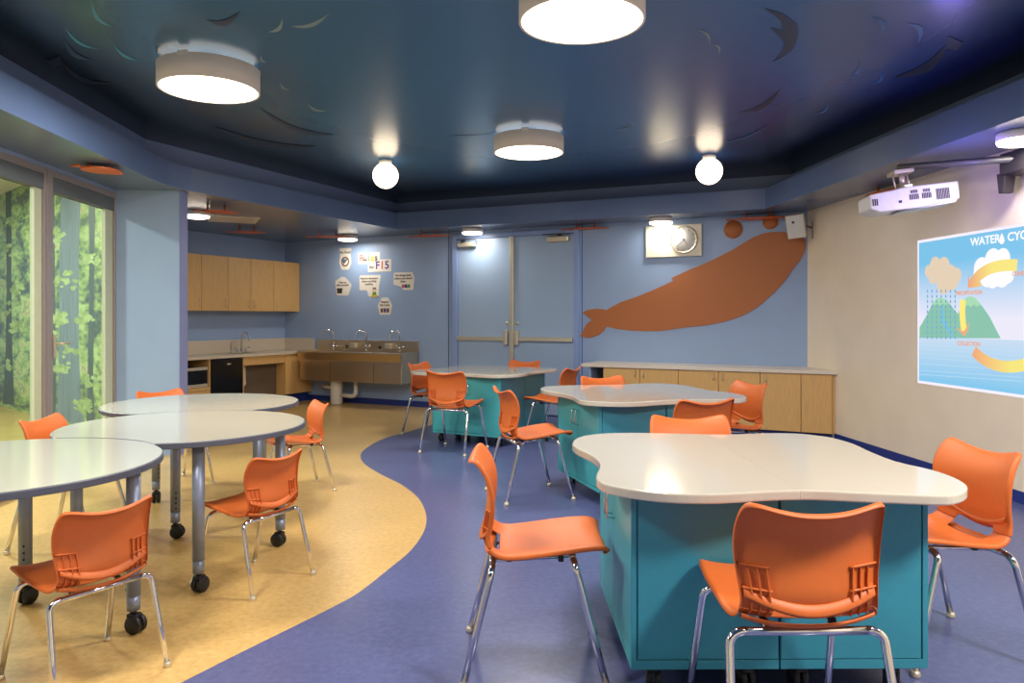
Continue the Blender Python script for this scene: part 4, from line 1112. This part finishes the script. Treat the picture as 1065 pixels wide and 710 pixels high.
place_chair((.84, 6.29), 287, 'orange chair back just showing behind the middle table')
place_chair((-.5615, 7.269), 66.5, 'orange chair seen from behind, nearest at the far table')
place_chair((-.885, 8.36), -26, 'orange chair at the left end of the far table, beside the steel sink')
place_chair((.06, 8.68), 242.6, 'orange chair back just showing behind the far table, before the doors')
place_chair((.44, 7.70), 152.6, 'orange chair at the right end of the far table, facing left')
place_chair((-1.5625, 2.725), 146.5, 'small orange chair seen from behind, nearest at the left', .815)
place_chair((-1.278, 3.689), 151.7, 'small orange chair tucked under the middle round table, seen from behind', .815)
place_chair((-1.61, 5.62), 213, 'small orange chair facing left beside the farthest round table, seat opening showing', .83)
place_chair((-2.535, 4.30), 0, 'orange chair against the window side, behind the nearest round table', .92)
place_chair((-2.64, 5.77), -38.5, 'orange chair back just showing behind the farthest round table', .92)

# ------------------------------------------------------------------ projected picture on the cream wall
Ys, zs0 = on_right(954.5, 398); zs1 = on_right(954.5, 250.3)[1]
t = thing('projected_picture', 'bright projected water cycle picture on the cream wall', 'projection', (rwx(Ys), Ys, 0), A_RIGHT)
# local x: to the right along the wall (towards camera), -y into the room
def sp(x, y):
    Y, z = on_right(x, y); return ((Ys - Y) * 1.0024, z)
Wd = 1.94
E = .62
def layer(pts, name, m, d, hgt=.0007): return MB().vprism(pts, -d - hgt, -d).build(name, m, t)
MB().box(0, Wd, -.002, -.001, zs0, zs1).build('picture_border', emis('proj_border', (244, 238, 255), .95), t)
b = MB().box(.022, Wd - .022, -.0032, -.0022, zs0 + .4, zs1 - .022); b.build('picture_sky', emis('proj_sky', (238, 236, 252), .9, (120, 196, 236), 1.28, 1.75), t)
b = MB().box(.022, Wd - .022, -.0032, -.0022, zs0 + .022, zs0 + .4); b.build('picture_sea', emis('proj_sea', (126, 200, 240), .9, (206, 224, 244), zs0 + .02, zs0 + .42), t)
k_ = lambda L_: [sp(940 + x / 3.552, 220 + y / 3.552) for x, y in L_]
def blob(cs, name, m, d):
    b = MB()
    for i, (x, y, r) in enumerate(cs):
        (cx, cz) = sp(940 + x / 3.552, 220 + y / 3.552); rr_ = r / 3.552 * 6.2 / 775 * (1.35)
        n = 24; b.vprism([(cx + rr_ * math.cos(2 * PI * k / n), cz + rr_ * math.sin(2 * PI * k / n)) for k in range(n)], -d - .0003 - i * .00002, -d)
    b.build(name, m, t)
g1 = emis('proj_green', (140, 202, 178), .85); g2 = emis('proj_snow', (168, 222, 180), .9)
layer(k_([(60, 466), (60, 428), (85, 385), (110, 335), (135, 318), (160, 325), (185, 358), (202, 378), (215, 350), (232, 318), (252, 312), (285, 340), (320, 390), (345, 440), (360, 468)]), 'mountains', g1, .0036)
layer(k_([(108, 340), (122, 322), (140, 317), (160, 326), (172, 342), (162, 338), (155, 346), (146, 338), (136, 348), (126, 338), (118, 346)]), 'mountain_caps', g2, .0046)
layer(k_([(212, 358), (228, 322), (250, 312), (270, 322), (292, 350), (280, 345), (272, 352), (262, 343), (250, 352), (238, 344), (228, 354)]), 'mountain_caps', g2, .0046)
layer(k_([(140, 348), (147, 350), (150, 395), (165, 425), (178, 440), (182, 466), (172, 466), (168, 442), (152, 425), (140, 400)]), 'river', emis('proj_river', (116, 196, 232), .9), .0046)
cl1 = [(95, 220, 18), (118, 196, 22), (132, 220, 30), (150, 200, 24), (172, 232, 26), (196, 235, 20), (180, 262, 20), (150, 264, 30), (110, 240, 20), (190, 258, 16), (150, 284, 14)]
blob(cl1, 'rain_cloud', emis('proj_cloud_beige', (240, 218, 190), .82), .0052)
cl2 = [(290, 210, 28), (332, 178, 28), (368, 172, 24), (310, 240, 26), (350, 215, 40), (385, 210, 22), (330, 250, 22), (365, 240, 26), (385, 232, 22), (276, 232, 16)]
blob(cl2, 'white_cloud', emis('proj_cloud_white', (248, 248, 255), .95), .0052)
b = MB()
for cx_ in (90, 107, 124, 141, 158, 175, 192):
    for cy_ in range(292, 474, 19):
        q = k_([(cx_ - 3, cy_ + 4), (cx_, cy_ - 7), (cx_ + 3, cy_ + 4), (cx_, cy_ + 8)]); b.vprism(q, -.0063, -.0058)
b.build('rain_drops', emis('proj_rain', (120, 178, 220), .8), t)
b = MB()
for yy in (490, 505, 522, 538, 560, 585, 600): b.vprism(k_([(60, yy), (440, yy + 26), (440, yy + 28), (60, yy + 2)]), -.0038, -.0034)
b.build('sea_lines', emis('proj_lines', (190, 226, 246), .9), t)
def arrow(path, w, name, m, head):
    P = k_(path); n = len(P); up = []; dn = []
    for i in range(n):
        a = Vector(P[max(i - 1, 0)]); c = Vector(P[min(i + 1, n - 1)]); d = (c - a).normalized(); nn = Vector((-d.y, d.x)) * w; p = Vector(P[i])
        up.append(p + nn); dn.append(p - nn)
    layer([tuple(p) for p in up + dn[::-1]], name, m, .0072)
    if head: layer(k_(head), 'arrow_head', m, .0074)
o1 = emis('proj_orange', (240, 170, 120), .9, (250, 232, 120), 0, 1)
def ymat(name, x0, x1, c1, c2, ax): return emis(name, c1, .9, c2, x0, x1, ax)
def arc(p0, p1, p2, n=12): return [((1 - u) ** 2 * p0[0] + 2 * u * (1 - u) * p1[0] + u * u * p2[0], (1 - u) ** 2 * p0[1] + 2 * u * (1 - u) * p1[1] + u * u * p2[1]) for u in [k / n for k in range(n + 1)]]
u1 = sp(940 + 245 / 3.552, 300)[0]; u2 = sp(940 + 330 / 3.552, 300)[0]
arrow(arc((256, 268), (300, 190), (422, 198)), .042, 'curved_arrow', ymat('proj_arrow', u1, u2, (242, 166, 122), (250, 232, 124), 0), [(242, 232), (248, 262), (290, 262), (288, 276), (240, 282)])
arrow(arc((222, 326), (216, 380), (226, 440)), .032, 'down_arrow', emis('proj_yellow', (252, 232, 120), .95), None)
layer(k_([(194, 426), (226, 444), (246, 405), (240, 440), (228, 462)]), 'arrow_head', emis('proj_head', (240, 172, 130), .9), .0076)
arrow(arc((262, 514), (340, 600), (470, 560)), .042, 'curved_arrow', ymat('proj_arrow2', sp(940 + 262 / 3.552, 360)[0], sp(940 + 400 / 3.552, 360)[0], (244, 170, 120), (250, 232, 124), 0), None)
tw = emis('proj_white', (250, 250, 255), .95); to_ = emis('proj_text', (240, 160, 116), .9)
def stext(txt, x, y, size, m, xs=1.0):
    u, z = sp(x, y); return text_mesh(txt, size, m, 'lettering', t, (u, -.008, z), xs=xs, ext=.0006)
stext('WATER', 1025.3, 250.2, .085, tw, 1.08)
stext('CYCLE', 1064.0, 244.8, .085, tw, 1.08)
layer(k_([(366, 78), (374, 98), (376, 108), (371, 118), (365, 121), (359, 118), (355, 108), (358, 98)]), 'water_drop', tw, .0076)
stext('PRECIPITATION', 940 + 243 / 3.552, 220 + 300 / 3.552, .042, to_)
stext('COLLECTION', 940 + 243 / 3.552, 220 + 488 / 3.552, .042, to_)
stext('CONDENSATION', 940 + 470 / 3.552, 220 + 226 / 3.552, .042, to_)

# ------------------------------------------------------------------ projector, arm and wall mount
pw = mat('projector_white', (226, 224, 220), .35, noise=.02)
P0 = Vector((2.68, 5.56)); P1 = Vector((3.29, 5.46)); dP = (P1 - P0); Lp = dP.length; aP = math.atan2(dP.y, dP.x)
cP = (P0 + P1) / 2
t = thing('ceiling_projector', 'white short-throw projector hanging under the right low ceiling', 'projector', (cP.x, cP.y, 2.105), aP)
t.rotation_euler = (0, math.radians(-5.5), aP)
h = Lp / 2
b = MB()
out = [(-h, .03), (-h + .06, .0), (h * .15, .0), (h, .035), (h, .165), (-h * .1, .165), (-h, .135)]
b.vprism(out, .0, .30)
b.build('projector_body', pw, t, bevel=.01)
MB().vprism([(-h * .35, -.012), (h * .9, .012), (h * .95, .034), (h * .15, -.001)], .01, .29).build('lower_cover', pw, t)
def grill(x0, x1, z0, z1, n, nm='vent_grille'):
    b = MB()
    for k in range(n):
        xx = x0 + (x1 - x0) * (k + .5) / n; b.box(xx - (x1 - x0) / n * .3, xx + (x1 - x0) / n * .3, -.003, .004, z0, z1)
    b.build(nm, ink, t)
grill(h * .48, h * .78, .045, .125, 9)
for x0 in (h * -.12, h * .16): grill(x0, x0 + h * .22, .065, .105, 6); grill(x0 + .01, x0 + h * .20, .112, .135, 5)
grill(-h * .96, -h * .82, .05, .10, 3)
MB().box(-h * .36, -h * .29, -.003, .004, .05, .07).build('sensor_window', black, t)
b = MB()
b.box(-h * .15, h * .05, .05, .25, .166, .19, .004); b.tube([(-.02, .15, .18), (-.02, .15, .30)], .022, 12); b.box(-.10, .04, .06, .24, .28, .31, .004)
for k in (-1, 1): b.tube([(k * .05 - .04, .10, .17), (k * .05 - .04, .14, .30)], .007, 8)
b.build('tilt_bracket', steel_light, t)
lens_m = emis('projector_beam_glow', (116, 96, 250), .6)
MB().box(h * .3, h * .62, .17, .27, .166, .171).build('lens_window', lens_m, t)
# arm from the wall
wY = 5.02; wx = rwx(wY)
t = thing('projector_arm', 'dark metal arm and wall bracket holding the projector', 'mounting arm', (wx, wY, 2.30), A_RIGHT)
Mi = Matrix.Rotation(-A_RIGHT, 4, 'Z') @ Matrix.Translation((-wx, -wY, -2.30))
e = Mi @ Vector((cP.x - .05, cP.y + .16, 2.435))
b = MB(); b.tube([(0, -.10, .07), (e.x, e.y, e.z)], .026, 4); b.build('support_arm', grey_mid, t)
b = MB(); b.box(-.18, .16, -.16, -.0, -.02, .13, .01); b.build('bracket_box', dark_metal, t)
b = MB(); b.box(-.22, .24, -.03, 0, .04, .17, .004); b.build('wall_plate', dark_metal, t)
b = MB(); b.vprism([(-.20, -.14), (-.155, -.14), (-.13, .0), (-.22, .0)], -.15, -.07); b.build('end_cap', dark_metal, t, bevel=.006)
light('added_violet_spill', 'POINT', (cP.x - .02, cP.y - .50, 2.16), 9.0, (.30, .20, 1.0), .12, specular_factor=0.0)  # unseen violet point added to tint the low ceiling like scattered projector light

# ------------------------------------------------------------------ world, camera, view
w = bpy.data.worlds.new('world'); SC.world = w; w.use_nodes = True
w.node_tree.nodes['Background'].inputs[0].default_value = (.75, .85, 1, 1); w.node_tree.nodes['Background'].inputs[1].default_value = .6
cam = bpy.data.cameras.new('camera'); co = bpy.data.objects.new('camera', cam); COL.objects.link(co); SC.camera = co
co.location = (0, 0, EYE); co.rotation_euler = (PI / 2, 0, 0)
cam.sensor_fit = 'HORIZONTAL'; cam.sensor_width = 36.0; cam.lens = F * 36 / 1065
cam.shift_x = 0.0; cam.shift_y = (HY - 355) / 1065
cam.clip_start = .05
SC.view_settings.view_transform = 'Standard'; SC.view_settings.look = 'None'; SC.view_settings.gamma = 1; SC.view_settings.use_curve_mapping = False
SC.view_settings.exposure = 0.1
